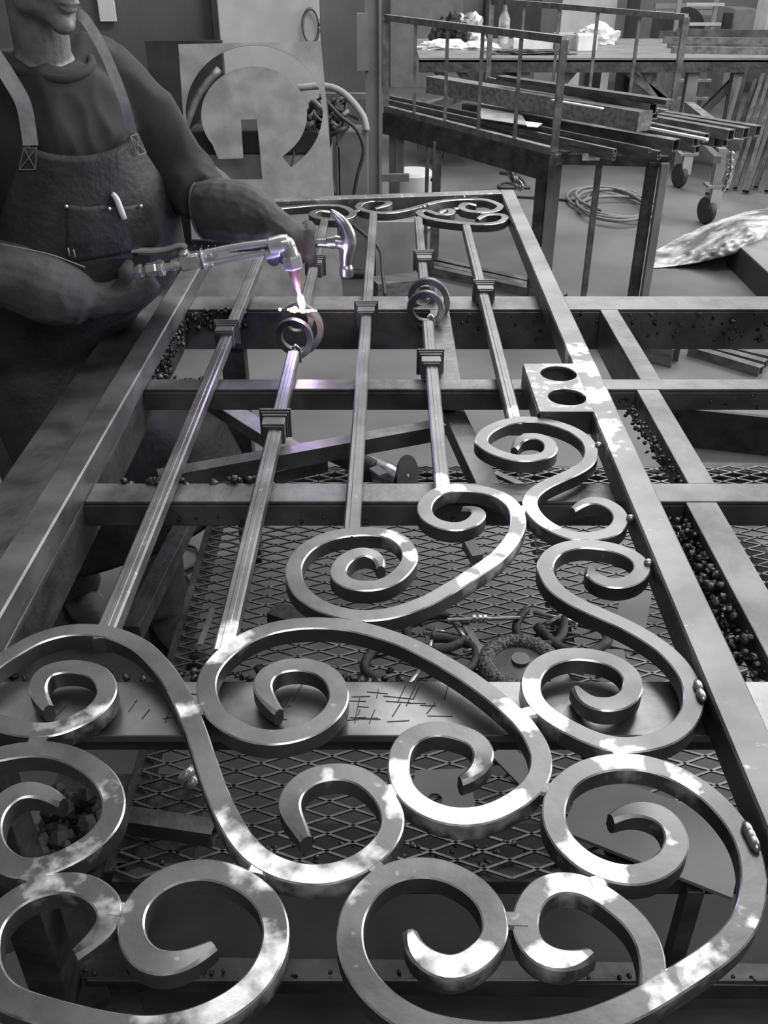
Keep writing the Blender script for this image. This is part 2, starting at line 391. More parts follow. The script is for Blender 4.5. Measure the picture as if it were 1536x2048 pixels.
# ================================================================= GATE
GZ = .90; RZ = .888; BT = .0255
gate = thing('ornamental_gate', 'large unfinished steel gate of bars and S-scrolls lying flat across the workbench', 'gate', (0, 1.9, GZ-.05))
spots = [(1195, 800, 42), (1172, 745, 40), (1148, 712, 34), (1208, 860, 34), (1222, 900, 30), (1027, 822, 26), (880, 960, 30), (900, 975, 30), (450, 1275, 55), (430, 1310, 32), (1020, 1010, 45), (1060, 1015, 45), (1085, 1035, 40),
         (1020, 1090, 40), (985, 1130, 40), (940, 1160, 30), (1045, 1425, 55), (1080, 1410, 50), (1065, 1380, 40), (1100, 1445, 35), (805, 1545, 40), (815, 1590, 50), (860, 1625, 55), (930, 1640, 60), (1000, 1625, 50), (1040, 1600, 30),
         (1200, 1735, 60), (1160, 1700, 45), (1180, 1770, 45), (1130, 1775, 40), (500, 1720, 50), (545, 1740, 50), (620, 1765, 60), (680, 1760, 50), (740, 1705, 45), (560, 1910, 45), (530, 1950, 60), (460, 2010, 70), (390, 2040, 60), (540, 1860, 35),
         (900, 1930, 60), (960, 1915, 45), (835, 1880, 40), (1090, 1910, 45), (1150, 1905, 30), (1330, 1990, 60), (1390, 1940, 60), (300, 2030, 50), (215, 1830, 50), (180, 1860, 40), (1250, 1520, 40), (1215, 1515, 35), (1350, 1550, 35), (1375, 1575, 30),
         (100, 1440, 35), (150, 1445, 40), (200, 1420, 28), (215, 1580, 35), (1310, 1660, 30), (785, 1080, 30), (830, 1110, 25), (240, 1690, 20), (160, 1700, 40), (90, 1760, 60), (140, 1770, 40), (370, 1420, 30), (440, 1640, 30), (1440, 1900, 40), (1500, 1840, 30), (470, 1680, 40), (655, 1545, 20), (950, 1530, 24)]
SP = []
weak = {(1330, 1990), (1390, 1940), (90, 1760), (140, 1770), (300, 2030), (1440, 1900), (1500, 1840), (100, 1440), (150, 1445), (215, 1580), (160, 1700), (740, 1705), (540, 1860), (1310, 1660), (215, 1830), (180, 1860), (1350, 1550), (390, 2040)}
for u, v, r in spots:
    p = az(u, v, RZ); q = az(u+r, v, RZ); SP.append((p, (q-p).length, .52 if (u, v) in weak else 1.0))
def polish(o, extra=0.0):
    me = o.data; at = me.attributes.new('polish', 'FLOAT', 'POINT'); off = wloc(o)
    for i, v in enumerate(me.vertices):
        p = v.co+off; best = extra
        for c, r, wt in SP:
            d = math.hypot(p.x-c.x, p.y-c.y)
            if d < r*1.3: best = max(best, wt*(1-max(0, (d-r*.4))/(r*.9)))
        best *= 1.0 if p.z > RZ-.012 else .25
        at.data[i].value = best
def subdiv_beam(bm, p0, p1, w_, h_, n=40, ch=.003):
    """bar with chamfered edges, cut lengthwise; p0,p1 centre of the top face"""
    p0, p1 = Vector(p0), Vector(p1); c = Vector((0, 0, -h_/2))
    a, h2 = w_/2, h_/2
    sec = [(-a+ch, h2), (a-ch, h2), (a, h2-ch), (a, -h2+ch), (a-ch, -h2), (-a+ch, -h2), (-a, -h2+ch), (-a, h2-ch)]
    pts = [p0.lerp(p1, i/n)+c for i in range(n+1)]
    return sweep(bm, pts, [sec]*(n+1))
# stiles
def xline(u, v, z):
    p = az(u, v, z); return lambda Y: p.x + (Y-p.y)*.0078
xl = xline(187, 907, GZ); xr = xline(1217, 900, GZ)
SW = .052
FL = az(462, 405, GZ).y; FR = az(1012, 386, GZ).y
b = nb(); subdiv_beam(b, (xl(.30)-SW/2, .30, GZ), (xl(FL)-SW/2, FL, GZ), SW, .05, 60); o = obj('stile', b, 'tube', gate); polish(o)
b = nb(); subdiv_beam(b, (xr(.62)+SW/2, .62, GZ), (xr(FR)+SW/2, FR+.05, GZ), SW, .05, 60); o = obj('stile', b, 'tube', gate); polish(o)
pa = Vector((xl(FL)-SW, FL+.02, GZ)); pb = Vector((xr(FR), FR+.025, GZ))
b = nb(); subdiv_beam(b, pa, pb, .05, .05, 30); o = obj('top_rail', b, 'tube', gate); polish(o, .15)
# scrolls
def scroll(px_, w0=.0255, tip0=.55, tip1=.55, sub=7, dz0=0.0):
    P = [az(u, v, RZ)-Vector((0, 0, dz0)) for u, v in px_]
    pts = cr(P, sub)
    # resample by arclength
    L = [0]
    for i in range(1, len(pts)): L.append(L[-1]+(pts[i]-pts[i-1]).length)
    n = max(20, int(L[-1]/.006)); out = []; j = 0
    for i in range(n+1):
        s = L[-1]*i/n
        while j < len(L)-2 and L[j+1] < s: j += 1
        t = (s-L[j])/max(1e-9, L[j+1]-L[j]); out.append(pts[j].lerp(pts[j+1], min(1, t)))
    for _ in range(3): out = [out[0]]+[(out[i-1]+out[i]*2+out[i+1])/4 for i in range(1, n)]+[out[-1]]
    bm = nb(); rings = []
    TL = .06
    for i, p in enumerate(out):
        d = out[min(i+1, n)]-out[max(i-1, 0)]; d.normalize(); s = Vector((d.y, -d.x, 0))
        e0 = L[-1]*i/n; e1 = L[-1]*(1-i/n)
        k = 1.0
        if tip0 and e0 < TL: k = tip0+(1-tip0)*math.sin(PI/2*e0/TL)
        if tip1 and e1 < TL: k = min(k, tip1+(1-tip1)*math.sin(PI/2*e1/TL))
        a = w0/2*k; dz = (1-k)*.022; h2 = BT; ch = .0017+.007*(1-k)
        sec = [(-a+ch, 0), (a-ch, 0), (a, -ch), (a, -h2+ch), (a-ch, -h2), (-a+ch, -h2), (-a, -h2+ch), (-a, -ch)]
        rings.append([bm.verts.new(p+s*x+Vector((0, 0, y-dz))) for x, y in sec])
    for i in range(n):
        for j in range(8): bm.faces.new((rings[i][j], rings[i][(j+1) % 8], rings[i+1][(j+1) % 8], rings[i+1][j]))
    bm.faces.new(rings[0][::-1]); bm.faces.new(rings[-1])
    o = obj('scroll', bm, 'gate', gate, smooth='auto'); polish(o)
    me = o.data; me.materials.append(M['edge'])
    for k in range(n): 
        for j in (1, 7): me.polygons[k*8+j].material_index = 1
    return o
S1 = [(92, 1400), (73, 1372), (92, 1341), (140, 1331), (184, 1338), (209, 1358), (213, 1388), (188, 1420), (147, 1443), (100, 1458), (50, 1457), (5, 1447), (-35, 1428), (-55, 1395), (-46, 1358), (-5, 1322), (35, 1297), (67, 1279), (107, 1265), (150, 1258), (200, 1260), (243, 1271), (285, 1293), (318, 1325), (346, 1363), (366, 1400), (382, 1435), (395, 1470), (406, 1505), (421, 1550), (440, 1600), (466, 1652), (490, 1687), (522, 1716), (567, 1738), (617, 1748), (667, 1745), (717, 1727), (752, 1702), (775, 1675), (786, 1643), (780, 1610), (757, 1577), (720, 1550), (677, 1541), (630, 1548), (597, 1568), (578, 1597), (583, 1623), (600, 1645), (611, 1662)]
S2 = [(556, 1408), (537, 1391), (523, 1368), (537, 1343), (567, 1330), (607, 1328), (647, 1339), (673, 1366), (677, 1400), (657, 1432), (620, 1457), (573, 1471), (530, 1473), (487, 1463), (447, 1441), (422, 1412), (412, 1375), (420, 1340), (447, 1307), (490, 1276), (547, 1254), (613, 1245), (680, 1247), (730, 1256), (780, 1271), (830, 1291), (880, 1318), (930, 1348), (980, 1384), (1020, 1417), (1053, 1451), (1076, 1490), (1083, 1520), (1077, 1553), (1053, 1583), (1013, 1610), (967, 1628), (913, 1632), (862, 1619), (822, 1593), (801, 1560), (797, 1522), (805, 1490), (830, 1467), (867, 1455), (907, 1460), (947, 1474), (967, 1497), (965, 1520), (947, 1537), (922, 1545)]
S3 = [(762, 1122), (758, 1107), (730, 1101), (700, 1110), (679, 1130), (678, 1152), (700, 1167), (733, 1171), (767, 1166), (798, 1148), (820, 1116), (811, 1087), (783, 1068), (747, 1062), (700, 1063), (653, 1073), (613, 1094), (590, 1123), (588, 1153), (600, 1180), (627, 1203), (660, 1218), (700, 1228), (743, 1230), (790, 1223), (850, 1202), (900, 1175), (950, 1143), (990, 1115), (1020, 1083), (1036, 1050), (1034, 1023), (1017, 1000), (987, 984), (943, 975), (900, 975), (867, 987), (850, 1007), (851, 1027), (870, 1044), (903, 1052), (933, 1049), (955, 1034), (957, 1019), (944, 1009), (926, 1004)]
S4 = [(1030, 886), (1042, 873), (1077, 872), (1100, 885), (1098, 905), (1073, 914), (1033, 915), (998, 906), (972, 893), (962, 878), (975, 860), (1007, 845), (1047, 838), (1083, 840), (1120, 849), (1153, 863), (1177, 883), (1183, 906), (1173, 926), (1147, 943), (1113, 958), (1083, 973), (1063, 990), (1060, 1007), (1070, 1027), (1090, 1046), (1120, 1062), (1153, 1071), (1190, 1071), (1223, 1062), (1241, 1043), (1238, 1023), (1218, 1007), (1190, 998), (1165, 999), (1147, 1006)]
S5 = [(1182, 1121), (1186, 1145), (1203, 1160), (1231, 1166), (1262, 1160), (1283, 1143), (1283, 1125), (1264, 1108), (1231, 1095), (1191, 1088), (1157, 1087), (1124, 1094), (1100, 1109), (1090, 1133), (1101, 1162), (1124, 1186), (1164, 1209), (1211, 1230), (1251, 1248), (1291, 1270), (1331, 1298), (1362, 1330), (1382, 1365), (1388, 1403), (1373, 1441), (1338, 1470), (1291, 1485), (1241, 1488), (1191, 1477), (1141, 1454), (1097, 1428), (1068, 1397), (1061, 1360), (1078, 1330), (1112, 1312), (1154, 1306), (1205, 1313), (1244, 1330), (1266, 1355), (1263, 1383), (1243, 1402), (1211, 1408), (1181, 1400), (1164, 1380), (1154, 1360)]
S6 = [(1226, 1620), (1257, 1611), (1297, 1616), (1334, 1635), (1354, 1669), (1350, 1703), (1322, 1732), (1277, 1748), (1231, 1745), (1184, 1728), (1147, 1702), (1118, 1667), (1107, 1629), (1112, 1593), (1133, 1560), (1172, 1535), (1224, 1523), (1277, 1523), (1324, 1534), (1374, 1557), (1422, 1590), (1461, 1630), (1490, 1675), (1505, 1722), (1508, 1772), (1500, 1819), (1478, 1860), (1444, 1896), (1397, 1930), (1340, 1967), (1285, 2000), (1220, 2030), (1140, 2055), (1030, 2070), (930, 2066), (850, 2048), (790, 2018), (742, 1975), (710, 1925), (699, 1870), (708, 1820), (740, 1772), (790, 1741), (850, 1733), (902, 1744), (945, 1768), (975, 1798), (991, 1838), (987, 1876), (960, 1909), (923, 1931), (887, 1933), (850, 1913), (827, 1879), (820, 1846)]
S8 = [(1187, 1888), (1153, 1908), (1117, 1915), (1083, 1906), (1058, 1879), (1050, 1846), (1057, 1809), (1077, 1780), (1110, 1763), (1150, 1763), (1187, 1776), (1225, 1800), (1260, 1829), (1288, 1864), (1305, 1910), (1308, 1960), (1297, 2000)]
S9 = [(423, 1873), (393, 1898), (360, 1918), (320, 1925), (285, 1910), (264, 1876), (262, 1836), (277, 1799), (307, 1769), (347, 1747), (400, 1737), (447, 1743), (493, 1763), (530, 1795), (549, 1836), (552, 1872), (542, 1913), (517, 1957), (477, 1995), (427, 2024), (370, 2046), (300, 2057), (230, 2053), (160, 2039), (95, 2022), (35, 2003), (0, 1983), (-24, 1945), (-30, 1900), (-22, 1855), (0, 1822), (30, 1795), (67, 1776), (110, 1765), (150, 1764), (187, 1777), (212, 1799), (221, 1823), (213, 1845), (190, 1864), (165, 1880), (145, 1892)]
S11 = [(120, 1588), (90, 1576), (50, 1575), (15, 1592), (-12, 1622), (-22, 1660), (-12, 1700), (17, 1727), (50, 1736), (100, 1727), (143, 1708), (187, 1680), (217, 1646), (228, 1608), (221, 1575), (200, 1545), (160, 1517), (117, 1501), (67, 1496), (0, 1506), (-60, 1525), (-110, 1560), (-130, 1600)]
for s in (S1, S2, S3, S4, S5, S6): scroll(s)
scroll(S8[:-1]+[(1304, 1985)], tip1=.9, dz0=.0012); scroll(S9); scroll(S11)
T1 = [(480, 424), (547, 417), (587, 413), (637, 409), (680, 411), (704, 422), (700, 433), (673, 438), (640, 435), (624, 427), (636, 420), (660, 418)]
T2 = [(750, 412), (772, 409), (778, 404), (760, 400), (733, 402), (717, 410), (723, 418), (750, 424), (783, 424), (817, 418), (850, 409), (883, 401), (927, 397), (967, 398), (993, 406), (1001, 413), (987, 421), (957, 423), (930, 419), (923, 412), (933, 405), (953, 405)]
T3 = [(878, 420), (896, 417), (904, 421), (898, 427), (875, 427), (853, 420), (839, 422), (845, 431), (870, 438), (907, 443), (953, 447), (993, 445), (1011, 435), (1000, 428), (973, 428), (955, 433)]
for s in (T1, T2, T3): scroll(s, tip0=.7, tip1=.7)
# blocks of weld that bridge neighbouring scrolls
def bridge(u0, v0, u1, v1, w_=.02, z=RZ-.0006):
    p = az(u0, v0, z); q = az(u1, v1, z); b = nb(); subdiv_beam(b, p, q, w_, .02, 6, .003); o = obj('weld_bridge', b, 'gate', gate, smooth='auto'); polish(o, .15)
for a in ((375, 1418, 430, 1412), (1035, 1428, 1075, 1418), (775, 1578, 812, 1580), (1075, 1572, 1125, 1580), (60, 1474, 95, 1476), (510, 1745, 520, 1722), (755, 1738, 735, 1718), (45, 1745, 85, 1758), (220, 1815, 275, 1822), (985, 1836, 1055, 1838), (1190, 1752, 1200, 1772), (1235, 1500, 1245, 1512), (1175, 1078, 1185, 1082), (1035, 1015, 1065, 1018), (705, 1232, 720, 1246), (700, 424, 722, 418), (908, 416, 928, 414), (965, 424, 968, 429)):
    bridge(*a)
def bead(u, v, z, r=(.006, .009, .006), m='slag'):
    b = nb(); ell(b, az(u, v, z), r, seg=10); obj('weld_bead', b, m, gate, smooth=True)
for u, v in ((1197, 890), (1261, 1036), (1297, 1125), (612, 403), (738, 399), (928, 394), (857, 410), (848, 414)): bead(u, v, RZ+.002, (.007, .007, .006), 'hammer')
for (u, v) in ((1397, 1372), (1403, 1390), (1496, 1660), (1508, 1685), (1502, 1672)): bead(u, v, RZ+.004, (.006, .012, .006), 'hammer')
# pickets
ratios = [.414, .238, .069, -.091, -.253]; tops = [430, 437, 424, 432, 448]; bots = [1275, 1296, 1072, 982, 846]
def pk(r, v, z=RZ): return az(785-r*(v+135), v, z)
def picket(p, q):
    p = p-Vector((0, 0, .0008)); q = q-Vector((0, 0, .0008))
    b = nb(); 
    # square bar with raised centre rib
    w2, h2, ch = .0135, .0135, .003
    sec = [(-w2+ch, h2-.001), (-.004, h2-.001), (-.003, h2), (.003, h2), (.004, h2-.001), (w2-ch, h2-.001), (w2, h2-ch-.001), (w2, -h2+ch), (w2-ch, -h2), (-w2+ch, -h2), (-w2, -h2+ch), (-w2, h2-ch-.001)]
    n = 50; pts = [Vector(p).lerp(Vector(q), i/n)-Vector((0, 0, h2)) for i in range(n+1)]
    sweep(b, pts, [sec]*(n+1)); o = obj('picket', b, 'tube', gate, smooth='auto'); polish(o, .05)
def near_ymod(v): return v
for i, r in enumerate(ratios):
    if i in (1, 3):
        vb = (700, 612) if i == 1 else (640, 572)
        picket(pk(r, tops[i]), pk(r, vb[1])); picket(pk(r, vb[0]), pk(r, bots[i]))
    else: picket(pk(r, tops[i]), pk(r, bots[i]))
# stepped collars
def collar(r, v):
    c = pk(r, v, RZ-.0135); b = nb()
    for y0, y1, s in ((.024, .030, .062), (.018, .024, .056), (.010, .018, .050), (-.022, .010, .044), (-.026, -.022, .038)):
        box(b, (c.x, c.y+(y0+y1)/2, c.z), (s, y1-y0, s))
    obj('collar', b, 'gate', gate, bevel=.0015)
for r, v in ((.414, 672), (.238, 858), (.232, 536), (.069, 632), (-.095, 526), (-.088, 733), (-.255, 588)): collar(r, v)
# coiled knuckles
def knuckle(r, v0, v1, mirror=1):
    p0 = pk(r, v0, RZ-.013); p1 = pk(r, v1, RZ-.013); b = nb(); pts = []; n = 70
    for i in range(n+1):
        t = i/n; ang = mirror*(t*2.3*2*PI)-PI/2
        R = .021+.029*math.sin(PI*min(1, t*1.02))**.7
        c = p0.lerp(p1, .08+.84*t)+Vector((.006*math.sin(PI*t), 0, .004))
        pts.append(c+Vector((math.cos(ang)*R, 0, math.sin(ang)*R)))
    # flat strip section
    rings = []
    for i, p in enumerate(pts):
        t = i/n; c = p0.lerp(p1, .08+.84*t)+Vector((.006*math.sin(PI*t), 0, .004)); rad = (p-c).normalized(); yv = Vector((0, 1, 0))
        hw, hh = .0095, .0080
        rings.append([b.verts.new(p+rad*x*hh+yv*y*hw) for x, y in ((-1, -.8), (-.8, -1), (.8, -1), (1, -.8), (1, .8), (.8, 1), (-.8, 1), (-1, .8))])
    for i in range(n):
        for j in range(8): b.faces.new((rings[i][j], rings[i][(j+1) % 8], rings[i+1][(j+1) % 8], rings[i+1][j]))
    b.faces.new(rings[0][::-1]); b.faces.new(rings[-1])
    obj('coiled_knuckle', b, 'gate', gate, smooth='auto')
    b = nb(); tube(b, [p0+Vector((.0, -.004, .006)), p0+Vector((.006, 0, .012)), p0+Vector((.014, .004, 0)), p0+Vector((.016, .004, -.03))], [.003, .005, .005, .003], 8, 3); obj('weld_bead', b, 'hammer', gate, smooth=True)
knuckle(.238, 702, 628); knuckle(-.09, 640, 578)
# lock box with two bored holes
def lockbox():
    A, Bq, Cq, Dq = az(1046, 727, GZ), az(1140, 726, GZ), az(1181, 823, GZ), az(1079, 823, GZ)
    h1 = az(1117, 747, GZ); h2 = az(1134, 794, GZ)
    x1 = xr(1.7)+.004
    outer = [(A.x, A.y), (x1, A.y), (x1, Dq.y), (Dq.x, Dq.y)]
    holes = [circ(h1.x, h1.y, .0385), circ(h2.x, h2.y, .0385)]
    b = nb(); plate(b, outer, holes, lambda x, y, z: Vector((x, y, z)), GZ-.006, GZ)
    o = obj('lock_box', b, 'tube', gate, bevel=.001)
    # finer polish resolution is given by the hole rims
    polish(o, .2)
    b = nb(); t = .004; zc = GZ-.006-.022
    box(b, (A.x+t/2, (A.y+Dq.y)/2, zc), (t, A.y-Dq.y, .044)); box(b, ((A.x+x1)/2, Dq.y+t/2, zc), (x1-A.x, t, .044)); box(b, ((A.x+x1)/2, A.y-t/2, zc), (x1-A.x, t, .044))
    obj('lock_box_wall', b, 'tube', gate)
lockbox()
# molten spot
b = nb(); hp = ay(606, 622, pk(.238, 665).y)
for dx, r in ((0, .007), (-.011, .006), (-.02, .0045), (.012, .006), (.022, .005), (.030, .0035), (-.028, .003)): ell(b, hp+Vector((dx, 0, random.uniform(-.002, .002))), (r, r*.8, r*.6), seg=10)
o = obj('molten_spot', b, 'hot', gate, smooth=True); o['label'] = 'glowing molten spot on the coiled knuckle'
b = nb()
for u, v, r in ((584, 618, .0055), (577, 619, .004), (590, 616, .006)): ell(b, ay(u, v, hp.y-.004), (r, r*.8, r*.7), seg=10)
o = obj('molten_spot', b, mat('x', .1) if 0 else emis('cooling_steel', (1.0, .42, .18), 7), gate, smooth=True); o['label'] = 'orange cooling edge of the molten spot'
b = nb(); ell(b, ay(560, 619, hp.y), .004, seg=10); tag(obj('spark', b, 'spark', None, smooth=True), 'small orange spark flying left of the torch flame', 'spark')

# ================================================================= TORCH
torch = thing('cutting_torch', 'plated brass cutting torch with long lever held in the right glove', 'torch', ay(300, 545, 2.08))
TY = 2.10
def T(u, v, dy=0.0): return ay(u, v, TY+dy)
def part(name, bm, m, par, label=None, smooth='auto'):
    o = obj(name, bm, m, par, smooth=smooth)
    if label: o['label'] = label
    return o
b = nb(); tube(b, [T(140, 566, -.03), T(235, 551, -.02)], [.012, .013], 12); part('handle', b, 'hammer', torch)
a0 = T(235, 551, -.02); a1 = T(470, 508, 0); ax = (a1-a0).normalized()
b = nb()
for (u, v, l, r) in ((248, 548, .03, .0095), ):
    for k in range(8):
        an = k*PI/4; s_, u_ = frame(ax); off = (s_*math.cos(an)+u_*math.sin(an))*.0085
        tube(b, [T(238, 550)+off, T(262, 546)+off], .0022, 6)
part('grooved_sleeve', b, 'chrome', torch)
def nut(u0, v0, u1, v1, r, seg=6, name='hex_nut'):
    b = nb(); p, q = T(u0, v0), T(u1, v1); L_ = (q-p).length
    lathe(b, [(r*.86, 0), (r, L_*.15), (r, L_*.85), (r*.86, L_)], seg, axis_m(p, q-p)); part(name, b, 'chrome', torch, smooth=False)
nut(260, 545, 286, 541, .016, 12, 'collar_ring'); nut(292, 541, 316, 537, .0165, 6); nut(316, 537, 328, 535, .0195, 8, 'collar_ring')
nut(328, 535, 345, 532, .009, 14, 'neck'); nut(343, 531, 349, 530, .013, 16, 'collar_ring'); nut(350, 529, 361, 527, .0135, 16, 'collar_ring')
b = nb(); beam(b, T(360, 526), T(402, 518), .034, .036); part('torch_body', b, 'chrome', torch).modifiers.new('bv', 'BEVEL').width = .005
b = nb(); ell(b, T(369, 507, -.005), (.014, .014, .009)); ell(b, T(369, 501, -.005), (.009, .009, .005)); part('valve_knob', b, 'chrome', torch, smooth=True)
b = nb(); lathe(b, [(.023, 0), (.026, .001), (.026, .003), (.023, .004)], 20, axis_m(T(405, 518), ax)); part('collar_ring', b, 'chrome', torch)
nut(412, 507, 424, 505, .0105, 8); nut(414, 531, 428, 528, .0095, 8)
b = nb(); tube(b, [T(400, 509), T(470, 494), T(548, 484)], .0088, 12, 5); part('gas_tube', b, 'chrome', torch, smooth=True)
b = nb(); tube(b, [T(402, 532), T(470, 518), T(540, 506)], .0078, 12, 5); part('gas_tube', b, 'chrome', torch, smooth=True)
b = nb(); tube(b, [T(538, 491), T(565, 487), T(578, 484)], [.018, .021, .018], 14); tube(b, [T(530, 510), T(560, 503)], .0115, 12); ell(b, T(573, 490), (.021, .019, .019)); tube(b, [T(574, 487), T(585, 520)], [.0175, .019], 14)
part('torch_head', remesh(b, .0018, 3), 'chrome', torch, smooth=True)
nut(582, 510, 588, 537, .0235, 6, 'tip_nut')
b = nb(); p, q = T(587, 537), T(599, 588); L_ = (q-p).length; lathe(b, [(.014, 0), (.0125, L_*.35), (.007, L_*.8), (.0055, L_)], 16, axis_m(p, q-p)); part('tip', b, 'copper', torch, 'copper tapered tip')
b = nb(); pts = [T(186, 497, -.01), T(230, 499, -.01), T(300, 501, -.01), T(335, 497, -.01), T(352, 491, -.01), T(366, 490, -.01), T(373, 495, -.01)]
sweep(b, cr(pts, 5), [[(-.010, -.0025), (.010, -.0025), (.010, .0025), (-.010, .0025)]]*31); part('lever', b, 'chrome', torch)
b = nb(); beam(b, T(270, 503, .0), T(352, 502, .0), .004, .018); part('lever_web', b, 'hammer', torch)
b = nb(); p, q = T(600, 591), T(606, 620); L_ = (q-p).length; lathe(b, [(.003, 0), (.0075, L_*.2), (.0085, L_*.5), (.006, L_*.9), (.002, L_)], 14, axis_m(p, q-p)); part('flame', b, 'flame', torch, 'white hot flame cone', True)
b = nb(); p, q = T(599, 586), T(602, 600); L_ = (q-p).length; lathe(b, [(.0035, 0), (.0085, L_*.6), (.0088, L_*.8), (.006, L_)], 14, axis_m(p, q-p)); part('flame', b, 'halo', torch, 'blue outer flame', True)
for nm, (u, v), e, col, r in (('flame_light', (596, 602), 1.3, (.3, .35, 1.0), .01), ('molten_light', (606, 612), .5, (1, .55, .35), .01)):
    l = bpy.data.lights.new(nm, 'POINT'); l.energy = e; l.color = col; l.shadow_soft_size = r
    o = bpy.data.objects.new(nm, l); C.objects.link(o); o.location = ay(u, v, TY-.03)

# ================================================================= WORKER
wk_loc = Vector((-.86, 2.2, 0))
FA = math.radians(-52); Fv = Vector((math.cos(FA), math.sin(FA), 0)); Lv = Vector((-Fv.y, Fv.x, 0))   # facing, his left
ctr = [(.88, -.84, 2.22, .17, .118), (.98, -.79, 2.21, .165, .115), (1.10, -.745, 2.195, .165, .118), (1.22, -.725, 2.18, .172, .12), (1.33, -.718, 2.17, .172, .112), (1.40, -.718, 2.166, .150, .092), (1.45, -.72, 2.165, .105, .075), (1.50, -.722, 2.165, .068, .062)]
def ring_loft(bm, rows, grow=0.0, seg=32):
    rings = []
    for z, x, y, a, c in rows:
        rings.append([bm.verts.new(Vector((x, y, z))+Lv*math.cos(2*PI*j/seg)*(a+grow)+Fv*math.sin(2*PI*j/seg)*(c+grow)) for j in range(seg)])
    for i in range(len(rings)-1):
        for j in range(seg): bm.faces.new((rings[i][j], rings[i][(j+1) % seg], rings[i+1][(j+1) % seg], rings[i+1][j]))
    bm.faces.new(rings[0][::-1]); bm.faces.new(rings[-1])
shL = ay(198, 134, 2.30); elL = ay(358, 350, 2.31); wrL = ay(548, 452, 2.17)
shR = ay(-75, 150, 2.08); elR = ay(-125, 500, 1.93); wrR = ay(150, 578, 2.02)
hipR = Vector((-.96, 2.15, .92)); hipL = Vector((-.80, 2.28, .92)); knR = Vector((-.93, 2.12, .5)); knL = Vector((-.66, 2.20, .50)); anR = Vector((-.91, 2.17, .1)); anL = Vector((-.63, 2.06, .1))
# ---- head
hf = math.radians(-36); pitch = math.radians(14)
Rh = Matrix.Rotation(hf, 3, 'Z')@Matrix.Rotation(pitch, 3, 'Y')@Matrix.Rotation(math.radians(-4), 3, 'X')
hc = ay(124, 72, 2.09) - Rh@Vector((.072, 0, -.118))
def hp_(x, y, z): return hc+Rh@Vector((x, y, z))
b = nb()
def HE(c, r, seg=20): ell(b, hp_(*c), r, Rh, seg)
HE((-.015, 0, .035), (.098, .076, .088)); HE((.02, 0, -.02), (.075, .064, .085)); HE((.035, 0, -.068), (.052, .050, .040)); HE((.074, 0, -.096), (.022, .026, .019)); HE((.062, .0, -.085), (.028, .036, .022))
HE((.076, 0, .028), (.020, .050, .013)); HE((.078, 0, -.05), (.018, .030, .020))
for s in (1, -1):
    HE((.062, s*.036, -.018), (.030, .024, .024)); HE((-.004, s*.076, -.008), (.018, .009, .030)); HE((.100, s*.013, -.026), (.010, .009, .008)); HE((.015, s*.050, -.06), (.035, .014, .032)); HE((.084, s*.030, .008), (.010, .016, .008))
tube(b, [hp_(.088, 0, .02), hp_(.104, 0, -.008), hp_(.112, 0, -.024)], [.009, .010, .013], 12); HE((.112, 0, -.025), (.012, .013, .011))
HE((.094, 0, -.0505), (.0085, .024, .0055)); HE((.092, 0, -.0635), (.0095, .020, .0068))
# neck, torso, arms, legs of the body
tube(b, [Vector((-.735, 2.18, 1.40)), Vector((-.72, 2.165, 1.50)), hp_(-.02, 0, -.06)], [.062, .058, .058], 20)
ring_loft(b, ctr, -.022); ell(b, (-.72, 2.165, 1.442), (.086, .078, .028))
tube(b, [Vector((-.72, 2.165, 1.42)), shL], [.04, .045], 14); tube(b, [Vector((-.72, 2.165, 1.42)), shR], [.04, .045], 14)
tube(b, [shL, elL, wrL], [.052, .042, .03], 14); tube(b, [shR, elR, wrR], [.052, .042, .03], 14)
ell(b, shL, .05); ell(b, shR, .05)
for h_, k_, a_ in ((hipR, knR, anR), (hipL, knL, anL)): tube(b, [h_, k_, a_], [.075, .052, .038], 14); ell(b, a_+Vector((.05, -.05, -.05)), (.05, .05, .03))
# hands inside the gloves
hamP0 = ay(386, 492, 2.24); hamP1 = ay(676, 488, 2.24); hamD = (hamP1-hamP0).normalized()
gL = ay(588, 492, 2.24); gR = T(225, 553, -.02); torD = ax
me = remesh(b, .0036, 3)
worker = obj('person', me, 'skin', None, smooth=True)
tag(worker, 'person in dark shirt, leather apron and gauntlets leaning over the gate with torch and hammer', 'person')
# hair, eyes
b = nb(); ell(b, hp_(-.025, 0, .05), (.098, .082, .085), Rh); o = obj('hair', b, 'hair', worker, smooth=True)
for s in (1, -1): b = nb(); ell(b, hp_(.078, s*.031, .004), .0115); obj('eye', b, 'eye', worker, smooth=True)
# ---- shirt
b = nb(); ring_loft(b, ctr[:-2]+[(1.435, -.719, 2.165, .118, .085), (1.452, -.72, 2.165, .096, .080)], 0)
for s in (shL, shR): ell(b, s+Vector((0, 0, -.012)), (.068, .068, .066)); tube(b, [Vector((-.72, 2.165, 1.398)), s], [.056, .064], 16)
tube(b, [shL, shL.lerp(elL, .5)+Vector((.01, 0, 0)), elL, ay(412, 402, 2.22)], [.070, .072, .070, .060], 18, 4)
tube(b, [shR, shR.lerp(elR, .5), elR, ay(-60, 535, 1.98)], [.074, .076, .068, .058], 18, 4)
me = remesh(b, .008, 8); folds(me, .022, 6, (1, 1, .45), 3); folds(me, .010, 15, (1, 1, .6), 8)
obj('shirt', me, 'shirt', worker, smooth=True)
b = nb(); rg = []
for j in range(41):
    an = 2*PI*j/40; rg.append(Vector((-.720, 2.166, 1.460))+Lv*math.cos(an)*.096+Fv*math.sin(an)*.090+Vector((0, 0, .010*abs(math.cos(an))-.018*math.sin(an))))
tube(b, rg, .0095, 8); obj('collar', b, 'shirt', worker, smooth=True)
